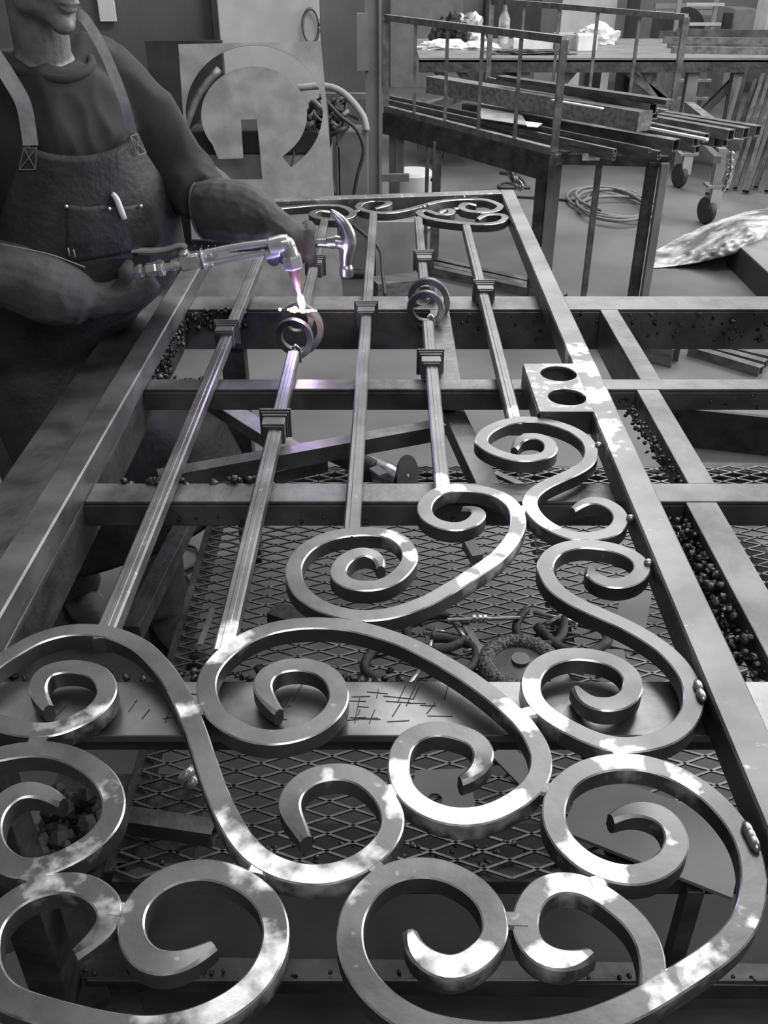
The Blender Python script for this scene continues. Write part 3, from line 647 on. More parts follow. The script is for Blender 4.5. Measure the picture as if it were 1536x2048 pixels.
# ---- jeans and boots
b = nb()
for h_, k_, a_ in ((hipR, knR, anR), (hipL, knL, anL)): tube(b, [h_, h_.lerp(k_, .5), k_, k_.lerp(a_, .5), a_+Vector((0, 0, -.03))], [.10, .092, .078, .072, .078], 18, 3)
ell(b, (-.88, 2.215, .93), (.17, .13, .11), Matrix.Rotation(FA+PI/2, 3, 'Z'))
me = remesh(b, .010, 6); folds(me, .008, 12, (1, 1, .8), 5); obj('jeans', me, 'jeans', worker, smooth=True)
for a_ in (anR, anL):
    b = nb(); R_ = Matrix.Rotation(FA, 3, 'Z'); q = Vector((a_.x, a_.y, 0))
    ell(b, q+R_@Vector((.09, 0, .05)), (.13, .052, .045), R_); ell(b, q+R_@Vector((-.01, 0, .06)), (.055, .048, .06), R_); tube(b, [q+Vector((0, 0, .05)), q+Vector((0, 0, .14))], .05, 16)
    me = remesh(b, .006, 4)
    for v in me.vertices: v.co.z = max(v.co.z, .012)
    bo = obj('boot', me, 'boot', worker, smooth=True)
    b = nb(); 
    pts2 = [(q+R_@Vector((x, y, 0))) for x, y in [(.215*math.cos(t)*.62+.075, .057*math.sin(t)) for t in [2*PI*i/28 for i in range(28)]]]
    plate(b, [(p.x, p.y) for p in pts2], [], lambda x, y, z: Vector((x, y, z)), .0, .016); obj('sole', b, 'rubber', bo)
# ---- apron: bib and skirt as a thick sheet hugging the front
arow = [(.22, -.69, 2.20, .33, .17, 82), (.40, -.69, 2.22, .315, .17, 84), (.55, -.71, 2.22, .28, .165, 86), (.68, -.80, 2.20, .215, .150, 88), (.80, -.862, 2.205, .195, .140, 88), (.88, -.83, 2.21, .215, .150, 86), (.96, -.75, 2.205, .235, .165, 84), (1.04, -.715, 2.20, .238, .168, 80), (1.12, -.708, 2.19, .230, .160, 74), (1.2, -.712, 2.182, .210, .150, 62), (1.28, -.716, 2.175, .192, .143, 47), (1.335, -.716, 2.172, .190, .138, 39)]
def interp(rows, z):
    for i in range(len(rows)-1):
        if rows[i][0] <= z <= rows[i+1][0]:
            t = (z-rows[i][0])/(rows[i+1][0]-rows[i][0]); t2 = t
            return [rows[i][k]*(1-t2)+rows[i+1][k]*t2 for k in range(len(rows[0]))]
    return list(rows[0] if z < rows[0][0] else rows[-1])
def apt(z, s, off=0.0):
    """s in -1..1 from his right edge to his left edge"""
    r = interp(arow, z); an = math.radians(90-s*r[5]); 
    p = Vector((r[1], r[2], z))+Lv*math.cos(an)*(r[3]+off)+Fv*math.sin(an)*(r[4]+off)
    return p
b = nb(); nz, ns = 70, 40; G = []
for i in range(nz+1):
    row = []
    for j in range(ns+1):
        s = -1+2*j/ns; zt = 1.335-.035*(1-s*s); zb = .24+.08*(s+1)/2*1.2
        z = zb+(zt-zb)*i/nz
        k = noise.noise(Vector((s*2.3, z*2.0, 4)))*.010*(1.6 if z < .85 else .7)
        row.append(b.verts.new(apt(z, s, .006+k)))
    G.append(row)
for i in range(nz):
    for j in range(ns): b.faces.new((G[i][j], G[i][j+1], G[i+1][j+1], G[i+1][j]))
apron = obj('apron', b, 'apron', worker, smooth=True)
so = apron.modifiers.new('s', 'SOLIDIFY'); so.thickness = .004; so.offset = 1
# pocket, rivets, pen, stitched patches
def find_apron(u, v):
    """nearest apron point seen at that pixel"""
    best = None
    for i in range(90):
        z = .6+.74*i/90
        for j in range(60):
            s = -1+2*j/60; p = apt(z, s, .012); d = p-Vector((0, 0, CAMZ)); f = d.y*cs-d.z*sn; up = d.y*sn+d.z*cs
            uu = 768+FPX*d.x/f; vv = 1024-FPX*up/f; e = (uu-u)**2+(vv-v)**2
            if best is None or e < best[0]: best = (e, z, s)
    return best[1], best[2]
z1, s1 = find_apron(134, 406); z2, s2 = find_apron(274, 412); z3, s3 = find_apron(216, 416); zb_, _ = find_apron(140, 488); zb_ -= .04
b = nb(); G = []
for i in range(13):
    row = []
    for j in range(21):
        s = s1+(s2-s1)*j/20; zt = z1+(z2-z1)*j/20-.003*math.sin(PI*j/10)**2; z = zb_+(zt-zb_)*i/12
        row.append(b.verts.new(apt(z, s, .0135+.0025*abs(math.sin(PI*j/10))*(i/12))))
    G.append(row)
for i in range(12):
    for j in range(20): b.faces.new((G[i][j], G[i][j+1], G[i+1][j+1], G[i+1][j]))
pocket = obj('pocket', b, 'apron', apron, smooth=True); so = pocket.modifiers.new('s', 'SOLIDIFY'); so.thickness = .003; so.offset = 1
for z, s in ((z1, s1), (z2, s2), (z3, s3)):
    b = nb(); ell(b, apt(z-.003, s, .019), .0042, seg=12); obj('rivet', b, 'chrome', apron, smooth=True)
z4, s4 = find_apron(234, 412)
b = nb(); tube(b, [apt(z4-.03, s4, .017), apt(z4+.012, s4, .017), apt(z4+.026, s4-.02, .017)], [.0068, .0068, .005], 12, 3); tag(obj('chalk_stick', b, 'white', None, smooth=True), 'white soapstone marker poking out of the apron pocket', 'marker')
for s in (-1, 1):
    b = nb(); 
    pa_ = [apt(1.325 - (.0), s*.93, .0165), apt(1.325, s*.74, .0165), apt(1.283, s*.72, .0165), apt(1.283, s*.93, .0165)]
    for i in range(4): beam(b, pa_[i], pa_[(i+1) % 4], .0015, .0015)
    beam(b, pa_[0], pa_[2], .0015, .0015); beam(b, pa_[1], pa_[3], .0015, .0015); obj('stitching', b, 'stitch', apron)
# straps
def strap(pts, w_):
    b = nb(); P = cr(pts, 8); rings = []
    for i, p in enumerate(P):
        d = (P[min(i+1, len(P)-1)]-P[max(i-1, 0)]).normalized(); view = (Vector((0, 0, CAMZ))-p).normalized(); s = d.cross(view).normalized(); nn = s.cross(d).normalized()
        if nn.dot(view) < 0: nn = -nn
        rings.append([b.verts.new(p+s*x*w_/2+nn*y*.0016) for x, y in ((-1, -1), (1, -1), (1, 1), (-1, 1))])
    for i in range(len(P)-1):
        for j in range(4): b.faces.new((rings[i][j], rings[i][(j+1) % 4], rings[i+1][(j+1) % 4], rings[i+1][j]))
    b.faces.new(rings[0][::-1]); b.faces.new(rings[-1]); obj('strap', b, 'strap', apron, smooth='auto')
strap([apt(1.33, .84, .014), ay(247, 200, 2.085), ay(218, 125, 2.085), ay(186, 62, 2.10), ay(160, 28, 2.14), ay(135, 10, 2.20), ay(100, 0, 2.27)], .021)
strap([apt(1.33, -.84, .014), ay(48, 212, 1.985), ay(22, 162, 1.97), ay(-8, 115, 1.98), ay(-30, 80, 2.02), ay(-30, 40, 2.12)], .030)
# ---- gloves
def grip(bm, c, d, palm, hr, fr=.0125, thumb=1, lens=(.0, .006, .004, -.006), a0=-50, a1=215, rev=1):
    """fingers closed round a handle at c along d; palm = unit vector from handle towards the palm"""
    d = d.normalized(); palm = (palm-d*palm.dot(d)).normalized(); q = d.cross(palm)*rev
    ell_R = Matrix((d, q, palm)).transposed()
    ell(bm, c+palm*(hr+.020)-q*.004, (.046, .036, .021), ell_R, 18)
    for i in range(4):
        cc = c+d*(-.042+i*.028); R_ = hr+fr; pts = []; rad = []
        n = 12; end = a1+lens[i]*2500
        for k in range(n+1):
            t = k/n; an = math.radians(a0+(end-a0)*t)
            # angle 0 points to the palm
            r_ = R_*(1.16 if k % 4 == 0 and k else 1.0)+(.014*(1-min(1, t*3)))
            pts.append(cc+palm*math.cos(an)*r_+q*math.sin(an)*r_+d*(.002*i*t)); rad.append(fr*(1.12-.25*t))
        tube(bm, pts, rad, 12, 2); ell(bm, pts[-1], rad[-1]*1.0, seg=10)
    # thumb
    tp = [c+palm*(hr+.02)+d*.03-q*.02, c+palm*(hr*.2)+d*.045-q*(hr+.024), c-palm*(hr*.6)+d*.05-q*(hr+.016), c-palm*(hr+.012)+d*.046-q*(hr*.2)]
    tube(bm, tp, [.020, .0165, .0145, .0125], 12, 4); ell(bm, tp[-1], .0125, seg=10)
# left glove: hammer hand, back of the hand towards the camera-up side
bk = (wrL-gL); palmL = (Vector((-.15, .25, .92)))
b = nb(); grip(b, gL-hamD*.008, hamD, palmL, .014, .0165, a0=-30, a1=205, rev=1)
pc = gL+palmL.normalized()*.034
tube(b, [ay(404, 422, 2.20), ay(440, 420, 2.19), ay(490, 426, 2.18), ay(535, 450, 2.18), ay(568, 466, 2.21), ay(596, 474, 2.225)], [.062, .070, .066, .049, .040, .030], 20, 4)
me = remesh(b, .0036, 2); folds(me, .004, 26, (1, 1, 1), 2); gl = obj('glove', me, 'glove_dark', worker, smooth=True); gl['label'] = 'dark leather gauntlet glove gripping the hammer'
b = nb(); rg = []; c0 = ay(404, 422, 2.20); dd = (ay(440, 418, 2.19)-c0).normalized(); s_, u_ = frame(dd)
for j in range(33): an = 2*PI*j/32; rg.append(c0+s_*math.cos(an)*.063+u_*math.sin(an)*.063)
tube(b, rg, .003, 6); obj('cuff_welt', b, 'stitch' if False else 'glove', gl, smooth=True)
# right glove: torch hand
b = nb(); palmR = Vector((-.25, -.25, -.75)); grip(b, gR-torD*.005, torD, palmR, .016, .0145, a0=-40, a1=190, rev=1)
pc = gR+palmR.normalized()*.034
tube(b, [ay(-50, 541, 1.97), ay(20, 549, 1.985), ay(90, 575, 2.0), ay(140, 590, 2.02), pc-torD*.035, pc+torD*.03], [.070, .072, .078, .070, .042, .032], 20, 4)
tube(b, [ay(180, 600, 2.03), ay(240, 596, 2.045), ay(290, 578, 2.05), ay(312, 562, 2.055)], [.045, .034, .022, .014], 14, 4)
me = remesh(b, .0042, 4); folds(me, .005, 20, (1, 1, 1), 9); gr = obj('glove', me, 'glove', worker, smooth=True); gr['label'] = 'grey suede gauntlet glove holding the torch'
b = nb(); tube(b, [ay(0, 488, 1.93), ay(60, 500, 1.93), ay(110, 512, 1.935), ay(170, 535, 1.97)], .0016, 6, 5); tube(b, [ay(136, 496, 1.955), ay(139, 512, 1.95)], .0018, 6); tube(b, [ay(147, 499, 1.955), ay(150, 514, 1.95)], .0018, 6); obj('seam', b, 'stitch', gr, smooth=True)

# ================================================================= HAMMER
ham = thing('claw_hammer', 'steel claw hammer with studded rubber grip held in the left glove', 'hammer', ay(690, 490, 2.24))
b = nb(); tube(b, [hamP0, ay(470, 492, 2.24), ay(520, 490, 2.24)], [.016, .015, .013], 14, 3); gp = part('grip', b, 'rubber', ham, 'black studded rubber grip')
b = nb()
for k in range(9):
    for rr_ in (-.5, .5):
        ell(b, ay(392+k*13.5, 494, 2.24)+Vector((0, -.0145, rr_*.014)), .0018, seg=6)
obj('stud', b, 'chrome', gp, smooth=True)['kind'] = 'stuff'
b = nb(); tube(b, [ay(520, 490, 2.24), ay(600, 489, 2.24), ay(640, 486, 2.24), ay(668, 487, 2.24)], [.011, .010, .011, .014], 14, 3); part('shaft', b, 'hammer', ham)
H = lambda u, v: ay(u, v, 2.24)
b = nb()
tube(b, [H(652, 484), H(672, 484)], [.012, .017], 14)
tube(b, [H(660, 420), H(672, 430), H(686, 445), H(696, 466), H(697, 485), H(693, 510), H(692, 530)], [.004, .009, .013, .017, .020, .016, .013], 14, 4)
tube(b, [H(671, 484), H(694, 488)], [.016, .018], 12)
lathe(b, [(.012, 0), (.0165, .008), (.018, .012), (.018, .030), (.0165, .033)], 20, axis_m(H(692, 527), H(693, 556)-H(692, 527)))
me = remesh(b, .0022, 3)
hd = part('head', me, 'hammer', ham, 'forged steel head', True)

# ================================================================= THINGS ON THE BENCH SHELF
def add_tube_stock(name, p, q, w_, label, cat='steel tube', h_=None, m='stock', hollow=.003, group=None, parent=None):
    b = nb(); beam(b, p, q, w_, h_ or w_, hollow=hollow); o = obj(name, b, m, parent)
    if parent is None: tag(o, label, cat, group)
    return o
zt = SZ+.006
add_tube_stock('square_tube', az(318, 962, .79), az(885, 858, .79), .035, 'long square tube lying slantwise below the gate bars, behind the middle crossbar', m='bench')
add_tube_stock('square_tube', az(490, 965, .72), az(650, 925, .72), .03, 'short square tube offcut beside the long slanting tube', m='bench')
add_tube_stock('channel_offcut', az(255, 1640, zt+.015), az(430, 1666, zt+.015), .035, 'grey channel offcut on the shelf front, left end of the bench', 'steel offcut', m='bench')
b = nb(); pts = [az(995, 880, zt), ]
def flat_bar(u0, v0, u1, v1, w_, label, z=None, m='bench', th=.006):
    b = nb(); z = z or zt+.004; beam(b, az(u0, v0, z), az(u1, v1, z), w_, th); return tag(obj('flat_bar', b, m), label, 'steel offcut')
flat_bar(990, 945, 1065, 980, .022, 'narrow grey channel strip on mesh shelf beneath the top-right scroll')
flat_bar(1275, 1180, 1250, 1300, .07, 'wide flat bar upright-lying on shelf below the right-hand scroll', m='greybox')
flat_bar(1215, 1300, 1225, 1345, .07, 'short wide flat bar on shelf near the wire wheel', m='greybox', z=zt+.012)
flat_bar(935, 1085, 955, 1120, .03, 'small square offcut on shelf between the two upper scrolls', th=.03, m='greybox')
flat_bar(1150, 1600, 1480, 1725, .16, 'broad grey steel plate lying across the shelf front inside the lower right scroll', z=zt+.02, m='greybox', th=.008)
flat_bar(1000, 1500, 1060, 1560, .05, 'flat offcut on the shelf behind the lower middle scroll', z=zt+.006, m='greybox')
flat_bar(545, 1225, 610, 1245, .05, 'dark block offcut on the mesh shelf left of centre', th=.03, m='bench_dark')
flat_bar(400, 1290, 425, 1220, .012, 'thin pointed steel strip on shelf near the worker', m='greybox')
flat_bar(880, 1370, 850, 1250, .014, 'narrow leaning strip on shelf by the clamps')
flat_bar(925, 1240, 990, 1350, .016, 'thin strip crossing the threaded rod on the shelf', z=zt+.02)
flat_bar(700, 1150, 740, 1190, .035, 'small block under the upper spiral on the shelf', th=.03)
# pierced plate
b = nb(); c = az(885, 1590, zt); plate(b, [(c.x-.06, c.y-.05), (c.x+.06, c.y-.06), (c.x+.055, c.y+.06), (c.x-.05, c.y+.055)], [circ(c.x-.015, c.y-.015, .014, 20)], lambda x, y, z: Vector((x, y, z)), zt, zt+.006)
tag(obj('drilled_plate', b, 'greybox'), 'small grey plate with a round hole on the shelf inside the middle spiral', 'steel plate')
# wire wheel
ww = thing('wire_wheel', 'round crimped wire wheel lying on the mesh shelf', 'wire wheel', az(1040, 1330, zt))
b = nb(); c = az(1040, 1330, zt+.012); rg = []
for j in range(61): an = 2*PI*j/60; rg.append(c+Vector((math.cos(an)*.075, math.sin(an)*.075, 0)))
tube(b, rg, .02, 12); obj('bristles', b, mat('crimped_wire', .03, .3, rough=.5, metal=.6, scale=160, bump=.8, bscale=200), ww, smooth=True)
b = nb(); lathe(b, [(.058, 0), (.058, .004), (.02, .012), (.02, .02), (.012, .02)], 32, Matrix.Translation(c)); obj('hub', b, 'bench', ww, smooth='auto')
b = nb(); tube(b, [az(1095, 1375, zt+.02), az(1130, 1355, zt+.025)], [.03, .02], 16); tag(obj('cup_brush', b, 'mesh', smooth='auto'), 'small crimped cup brush right of the wire wheel', 'wire brush')
# threaded rod, clamps
b = nb(); tube(b, [az(895, 1240, zt+.03), az(1040, 1236, zt+.03)], .005, 10); 
for u in (945, 957, 967): lathe(b, [(.010, 0), (.010, .008)], 6, axis_m(az(u, 1238, zt+.03), Vector((1, 0, 0))))
tag(obj('threaded_rod', b, 'hammer', smooth='auto'), 'threaded rod with nuts lying across the clutter on the shelf', 'rod')
def cclamp(u, v, s, rz, label):
    t = thing('c_clamp', label, 'clamp', az(u, v, zt), 'clamps on the mesh shelf'); c = az(u, v, zt+.015); R_ = Matrix.Rotation(rz, 3, 'Z')
    P = [c+R_@Vector(p)*s for p in ((.06, .05, 0), (.0, .06, 0), (-.05, .045, 0), (-.065, 0, 0), (-.05, -.045, 0), (0, -.06, 0), (.06, -.05, 0))]
    b = nb(); tube(b, P, .011*s, 10, 4); obj('clamp_frame', b, 'bench_dark', t, smooth=True)
    b = nb(); tube(b, [c+R_@Vector((.055, -.09, 0))*s, c+R_@Vector((.055, .03, 0))*s], .006*s, 8); tube(b, [c+R_@Vector((.03, -.085, 0))*s, c+R_@Vector((.08, -.085, 0))*s], .004*s, 6); obj('screw', b, 'hammer', t, smooth=True)
cclamp(870, 1265, 1.0, .4, 'dark C-clamp on shelf left of the threaded rod'); cclamp(1150, 1265, 1.1, 2.2, 'dark C-clamp on shelf behind the wire wheel'); cclamp(1080, 1255, .9, 1.2, 'dark C-clamp tangled next to the threaded rod end')
cclamp(790, 1330, 1.0, -.5, 'dark C-clamp under the long central scroll'); cclamp(900, 1310, .9, 2.9, 'dark C-clamp between the strips and the wire wheel')
# socket-like shackle
b = nb(); tube(b, [az(372, 1550, zt+.02), az(362, 1560, zt+.03), az(375, 1545, zt+.045), az(390, 1535, zt+.03)], .009, 10, 4); tube(b, [az(375, 1575, zt+.01), az(392, 1555, zt+.03)], .010, 10)
tag(obj('shackle', b, 'chrome', smooth=True), 'shiny small shackle on the mesh shelf left of the long S-bar', 'shackle')
# metal lump cup under spiral on the plate
# angle grinder
gd = thing('angle_grinder', 'angle grinder with black disc lying on the shelf behind the middle crossbar', 'angle grinder', az(745, 960, zt))
gz = zt+.045
b = nb(); tube(b, [az(655, 905, gz+.03), az(690, 915, gz+.02), az(730, 935, gz+.01), az(745, 942, gz+.01)], [.022, .032, .036, .034], 16, 4); obj('motor_housing', b, 'rubber', gd, smooth=True)
b = nb(); tube(b, [az(732, 930, gz), az(775, 950, gz), az(800, 962, gz)], [.034, .038, .030], 14, 3); me = remesh(b, .004, 3); obj('gear_head', me, 'hammer', gd, smooth=True)
b = nb(); dcen = az(815, 950, gz+.01); lathe(b, [(.012, -.004), (.058, -.002), (.058, .002), (.012, .006)], 36, axis_m(dcen, Vector((.75, -.45, .25)))); obj('disc', b, 'rubber', gd, smooth='auto')
b = nb(); tube(b, [az(790, 962, gz), dcen], .010, 10); obj('spindle', b, 'chrome', gd, smooth=True)
b = nb(); box(b, az(757, 943, gz+.036), (.03, .05, .008), .6); obj('gear_cover', b, 'greybox', gd)
# things under the front of the bench
def plank(u0, v0, u1, v1, w_, z, label, m='greybox', th=.012, name='steel_offcut'):
    b = nb(); beam(b, az(u0, v0, z), az(u1, v1, z), w_, th); return tag(obj(name, b, m), label, 'steel offcut')
plank(20, 1910, 45, 2060, .085, .012, 'grey flat offcut on the floor at the bottom left corner', 'greybox')
plank(115, 1830, 175, 2020, .09, .02, 'dark flat offcut on the floor inside the bottom left scroll', 'bench_dark')
plank(225, 1930, 262, 2060, .06, .010, 'dark bar on the floor left of the bottom scroll tip', 'bench_dark')
b = nb(); box(b, (.3, .75, .004), (2.4, 1.25, .008)); tag(obj('floor_darkening_sheet', b, 'darkbox'), 'large dark sheet added to darken the floor under the front of the bench', 'steel sheet')  # added sheet darkens the floor where it came out too bright under the bench
# scratches cut into the top plate
b = nb()
for k in range(46):
    u = random.choice((random.uniform(20, 360), random.uniform(520, 900), random.uniform(640, 900))); v = random.uniform(1380, 1462); an = random.choice((random.gauss(0, .15), random.gauss(1.3, .15), random.gauss(0, .1)))
    p = az(u, v, TZ+.0003); L_ = random.uniform(.01, .045); d_ = Vector((math.cos(an), math.sin(an), 0)); beam(b, p, p+d_*L_, .0012, .0006)
o = obj('saw_cut', b, 'rubber', bench); o['kind'] = 'stuff'; o['label'] = 'dark saw cuts in the top plate'
# dark panel behind the lower left scroll + scrap
b = nb(); 
for k in range(60):
    p = az(random.uniform(-20, 200), random.uniform(1580, 1720), .3+random.uniform(0, .05)); bmesh.ops.create_icosphere(b, subdivisions=1, radius=random.uniform(.008, .025), matrix=Matrix.Translation(p))
tag(obj('slag_heap', b, 'bench_dark', smooth=False), 'heap of dark slag scrap on the shelf inside the left spiral', 'slag', kind='stuff')
b = nb(); box(b, (SX0-.03, 1.15, .27), (.3, .25, .02)); tag(obj('scrap_tray', b, 'bench_dark'), 'dark scrap tray at the left end of the shelf', 'tray')

# ================================================================= LEFT BACKGROUND
# cut-out sheet leaning back
sheet_bot, sheet_top = 4.72, 5.16
def on_sheet(u, v, off=0.0):
    d = ray(u, v); # plane through (Y=bot,z=0) and (Y=top,z=1.26)
    k = (sheet_top-sheet_bot)/1.26; # Y = bot + k z
    t = (sheet_bot+k*CAMZ)/(d.y-k*d.z); p = Vector((0, 0, CAMZ))+d*t
    n = Vector((0, -1, k)).normalized(); return p+n*off
import itertools
def c2(x, y): return (320+x/3.0, y/3.0)
outer = [(357, 89), (642, 83), (690, 640), (395, 640)]
ring = []
# outer circle from lower right tip counter-clockwise over the top to lower left
for an in range(62, -215, -6):
    a_ = math.radians(an); ring.append(c2(565+415*math.cos(a_)*(1.0), 690+ 410*math.sin(a_)))
hole = []
cx, cy = 566, 668
for an in range(58, -236, -6):
    a_ = math.radians(an); rx, ry = 412, 396; hole.append(c2(cx+rx*math.cos(a_), cy+ry*math.sin(a_)))
hole += [c2(390, 1040), c2(430, 1078), c2(615, 1076), c2(600, 905), c2(583, 718), c2(486, 720), c2(500, 950), c2(352, 956)]
for an in range(142, 412, 7):
    a_ = math.radians(an); hole.append(c2(565+317*math.cos(a_), 690+290*math.sin(a_)))
hole += [c2(735, 940)]
def q_fn(x, y, z): return on_sheet(x, y, z)
b = nb(); plate(b, outer, [hole], q_fn, 0, .006); tag(obj('cut_out_sheet', b, 'sheet'), 'pale steel sheet with a large ring and slot cut out, leaning beside the welding machine', 'steel sheet')
# door panel (part of the wall) 
b = nb(); pA = ay(430, -60, WY-.02); pB = ay(636, -60, WY-.02); box(b, ((pA.x+pB.x)/2, WY-.03, 1.3), (pB.x-pA.x, .04, 2.6)); o = obj('door_1', b, 'doorpanel'); o['kind'] = 'structure'
b = nb(); rg = []; c0 = ay(622, 52, WY-.07)
for j in range(33): an = 2*PI*j/32; rg.append(c0+Vector((math.cos(an)*.045, 0, math.sin(an)*.085)))
tube(b, rg, .008, 8); oo = obj('door_handle', b, 'bar', o, smooth=True, local=False); oo.data.transform(Matrix.Translation(wloc(oo)*0))
b = nb(); x_ = ay(434, 60, WY-.06).x; box(b, (x_, WY-.06, 1.3), (.03, .05, 2.6)); o = obj('trim_1', b, 'darkbox'); o['kind'] = 'structure'
# bright slit beside the shoulder, stood in for by a pale slab
b = nb(); box(b, ay(213, 10, WY-.03), (.09, .02, .16)); tag(obj('bright_slit', b, 'paper'), 'bright slit on the wall behind the shoulder, made as a pale slab', 'paper')
# welding machine
wm = thing('welding_machine', 'boxy welding machine with dark top band and a tangle of cables, behind the cut sheet', 'welding machine', (-.65, 5.35, 0))
b = nb(); box(b, (-.66, 5.42, .35), (.72, .5, .70)); obj('housing', b, 'palebox', wm, bevel=.01)
b = nb(); box(b, (-.66, 5.42, .76), (.74, .52, .12)); obj('top_band', b, 'darkbox', wm, bevel=.01)
b = nb(); P = [ay(590, 176, 5.3), ay(640, 172, 5.3), ay(672, 178, 5.28), ay(700, 198, 5.25), ay(726, 232, 5.22), ay(733, 262, 5.2)]; tube(b, P, .018, 12, 5); obj('push_handle', b, 'palebox', wm, smooth=True)
b = nb(); box(b, ay(705, 300, 5.2)+Vector((0, .1, -.28)), (.17, .2, .75)); box(b, ay(677, 330, 5.2)+Vector((0, .1, -.2)), (.03, .2, .6)); obj('side_cabinet', b, 'greybox', wm, bevel=.008)
for k in range(14):
    b = nb(); P = []
    u0 = random.uniform(600, 640); v0 = random.uniform(195, 262)
    for j in range(6): P.append(ay(u0+j*random.uniform(8, 17), v0+random.uniform(-20, 20)+j*2, 5.25+random.uniform(-.1, .1)))
    tube(b, P, random.choice((.008, .011, .014)), 8, 4); obj('cable', b, random.choice(('cable', 'cable', 'cable_light')), wm, smooth=True)
def cable(pts, r, label, m='cable', group=None, name='cable'):
    b = nb(); tube(b, pts, r, 8, 6); return tag(obj(name, b, m, smooth=True), label, 'cable', group)
cable([ay(655, 205, 5.15), ay(680, 232, 5.1), ay(712, 258, 5.1), ay(727, 300, 5.1), ay(715, 350, 5.1), ay(706, 400, 5.1)], .010, 'black cable looping down right of the cut sheet')
cable([ay(650, 195, 5.12), ay(655, 250, 5.08), ay(658, 320, 5.04), ay(670, 390, 5.0)], .010, 'black cable hanging along the right edge of the cut sheet')
cable([ay(588, 303, 5.0), ay(585, 325, 4.98), ay(575, 345, 4.95)], .006, 'short dark cable seen through the cut-out')
cable([ay(700, 445, 4.9), ay(730, 470, 4.8), ay(760, 500, 4.7), ay(765, 545, 4.6), ay(770, 590, 4.5)], .010, 'black cable running down to the floor under the gate top')
# dark board & leaning tool at left
b = nb(); pA = ay(295, 122, 5.6); pB = ay(447, 135, 5.6); box(b, ((pA.x+pB.x)/2, 5.62, .65), (pB.x-pA.x, .06, pA.z*1.0)); tag(obj('dark_cabinet', b, 'darkbox'), 'dark steel cabinet against the wall behind the worker', 'cabinet')
b = nb(); tube(b, [ay(438, 138, 5.45), ay(400, 185, 5.4), ay(375, 245, 5.35), ay(350, 330, 5.3)], .02, 8, 3); tag(obj('leaning_bar', b, 'bar', smooth=True), 'curved dark bar leaning in front of the dark cabinet', 'bar')
# steel column
col = thing('steel_column', 'tall grey steel column right of the door with a small junction box', 'column', (ay(748, 300, 5.3).x, 5.3, 0))
cx_ = ay(748, 300, 5.3).x
b = nb(); box(b, (cx_, 5.3, 1.6), (.085, .06, 3.2)); box(b, (cx_+.035, 5.26, 1.6), (.015, .03, 3.2)); obj('post', b, 'greybox', col)
b = nb(); q_ = ay(726, 84, 5.26); box(b, q_, (.06, .05, .26)); obj('junction_box', b, 'greybox', col)
b = nb(); box(b, (cx_-.15, 5.5, ay(700, 192, 5.5).z), (.3, .04, .03)); obj('side_rail', b, 'greybox', col)

# ================================================================= MATERIAL TROLLEY
RZK = .80
def k3(u, v, z): return az(u, v, z)
FR0 = az(1108, 303, RZK); FL0 = az(772, 217, RZK)
dl = (FL0-FR0); L_len = dl.length; dl.normalize()
BR0 = ay(1340, 232, 0) if False else az(1343, 228, RZK)
BL0 = BR0+dl*L_len*1.15
trolley = thing('stock_trolley', 'steel stock trolley with two barred side frames, loaded with square tubes', 'trolley', (FR0.x*.5+BR0.x*.5, FR0.y+.6, 0))
def sideframe(P, Q, hgt, n):
    f = None; b = nb()
    beam(b, P+Vector((0, 0, hgt)), Q+Vector((0, 0, hgt)), .032, .032); beam(b, P, Q, .035, .035)
    beam(b, P, P+Vector((0, 0, hgt)), .034, .034); beam(b, Q, Q+Vector((0, 0, hgt)), .034, .034)
    f = obj('side_frame', b, 'bar', trolley)
    for i in range(1, n):
        p = P.lerp(Q, i/n); b = nb(); beam(b, p, p+Vector((0, 0, hgt)), .018, .018); obj('upright_bar', b, 'bar', f)
    return f
sideframe(FR0, FL0, .485, 5); 
sideframe(BR0, BL0, .50, 5)
for P, Q in ((FR0, FL0), (BR0, BL0)):
    b = nb(); beam(b, P+Vector((0, 0, -.02)), Q+Vector((0, 0, -.02)), .05, .12, top=True); obj('side_rail', b, 'bench_dark', trolley)
for t in (0.02, .5, .98):
    b = nb(); beam(b, FR0.lerp(FL0, t)-Vector((0, 0, .05)), BR0.lerp(BL0, t)-Vector((0, 0, .05)), .05, .05); obj('cross_member', b, 'bench_dark', trolley)
def leg(u, v, zt_, w_, m='bar', Y=None, z0=0.0):
    p = az(u, v, zt_) if Y is None else ay(u, v, Y)
    b = nb(); beam(b, (p.x, p.y, z0), (p.x, p.y, p.z), w_, w_); obj('leg', b, m, trolley, bevel=.003)
leg(790, 245, .72, .07, 'greybox'); leg(1110, 318, .72, .07, 'greybox'); leg(1086, 318, .72, .05, 'bench_dark'); leg(875, 282, .70, .05); leg(856, 265, .72, .022, 'bar')  # dark and pale pair puts one leg's shaded and lit faces into colour
leg(1200, 316, .74, .03); leg(1306, 322, .74, .05, 'bench_dark'); leg(1330, 326, .74, .04, 'greybox')
b = nb(); pA = az(1100, 316, .74); pB = az(1335, 322, .74); beam(b, pA, pB, .05, .05); obj('cross_member', b, 'bench_dark', trolley)
b = nb(); pA = az(790, 380, .2); 
box(b, ay(800, 300, 5.9), (.05, .05, .34)); obj('lower_bracket', b, 'greybox', trolley); b = nb(); box(b, ay(775, 355, 5.6), (.25, .04, .04)); obj('lower_rail', b, 'greybox', trolley)
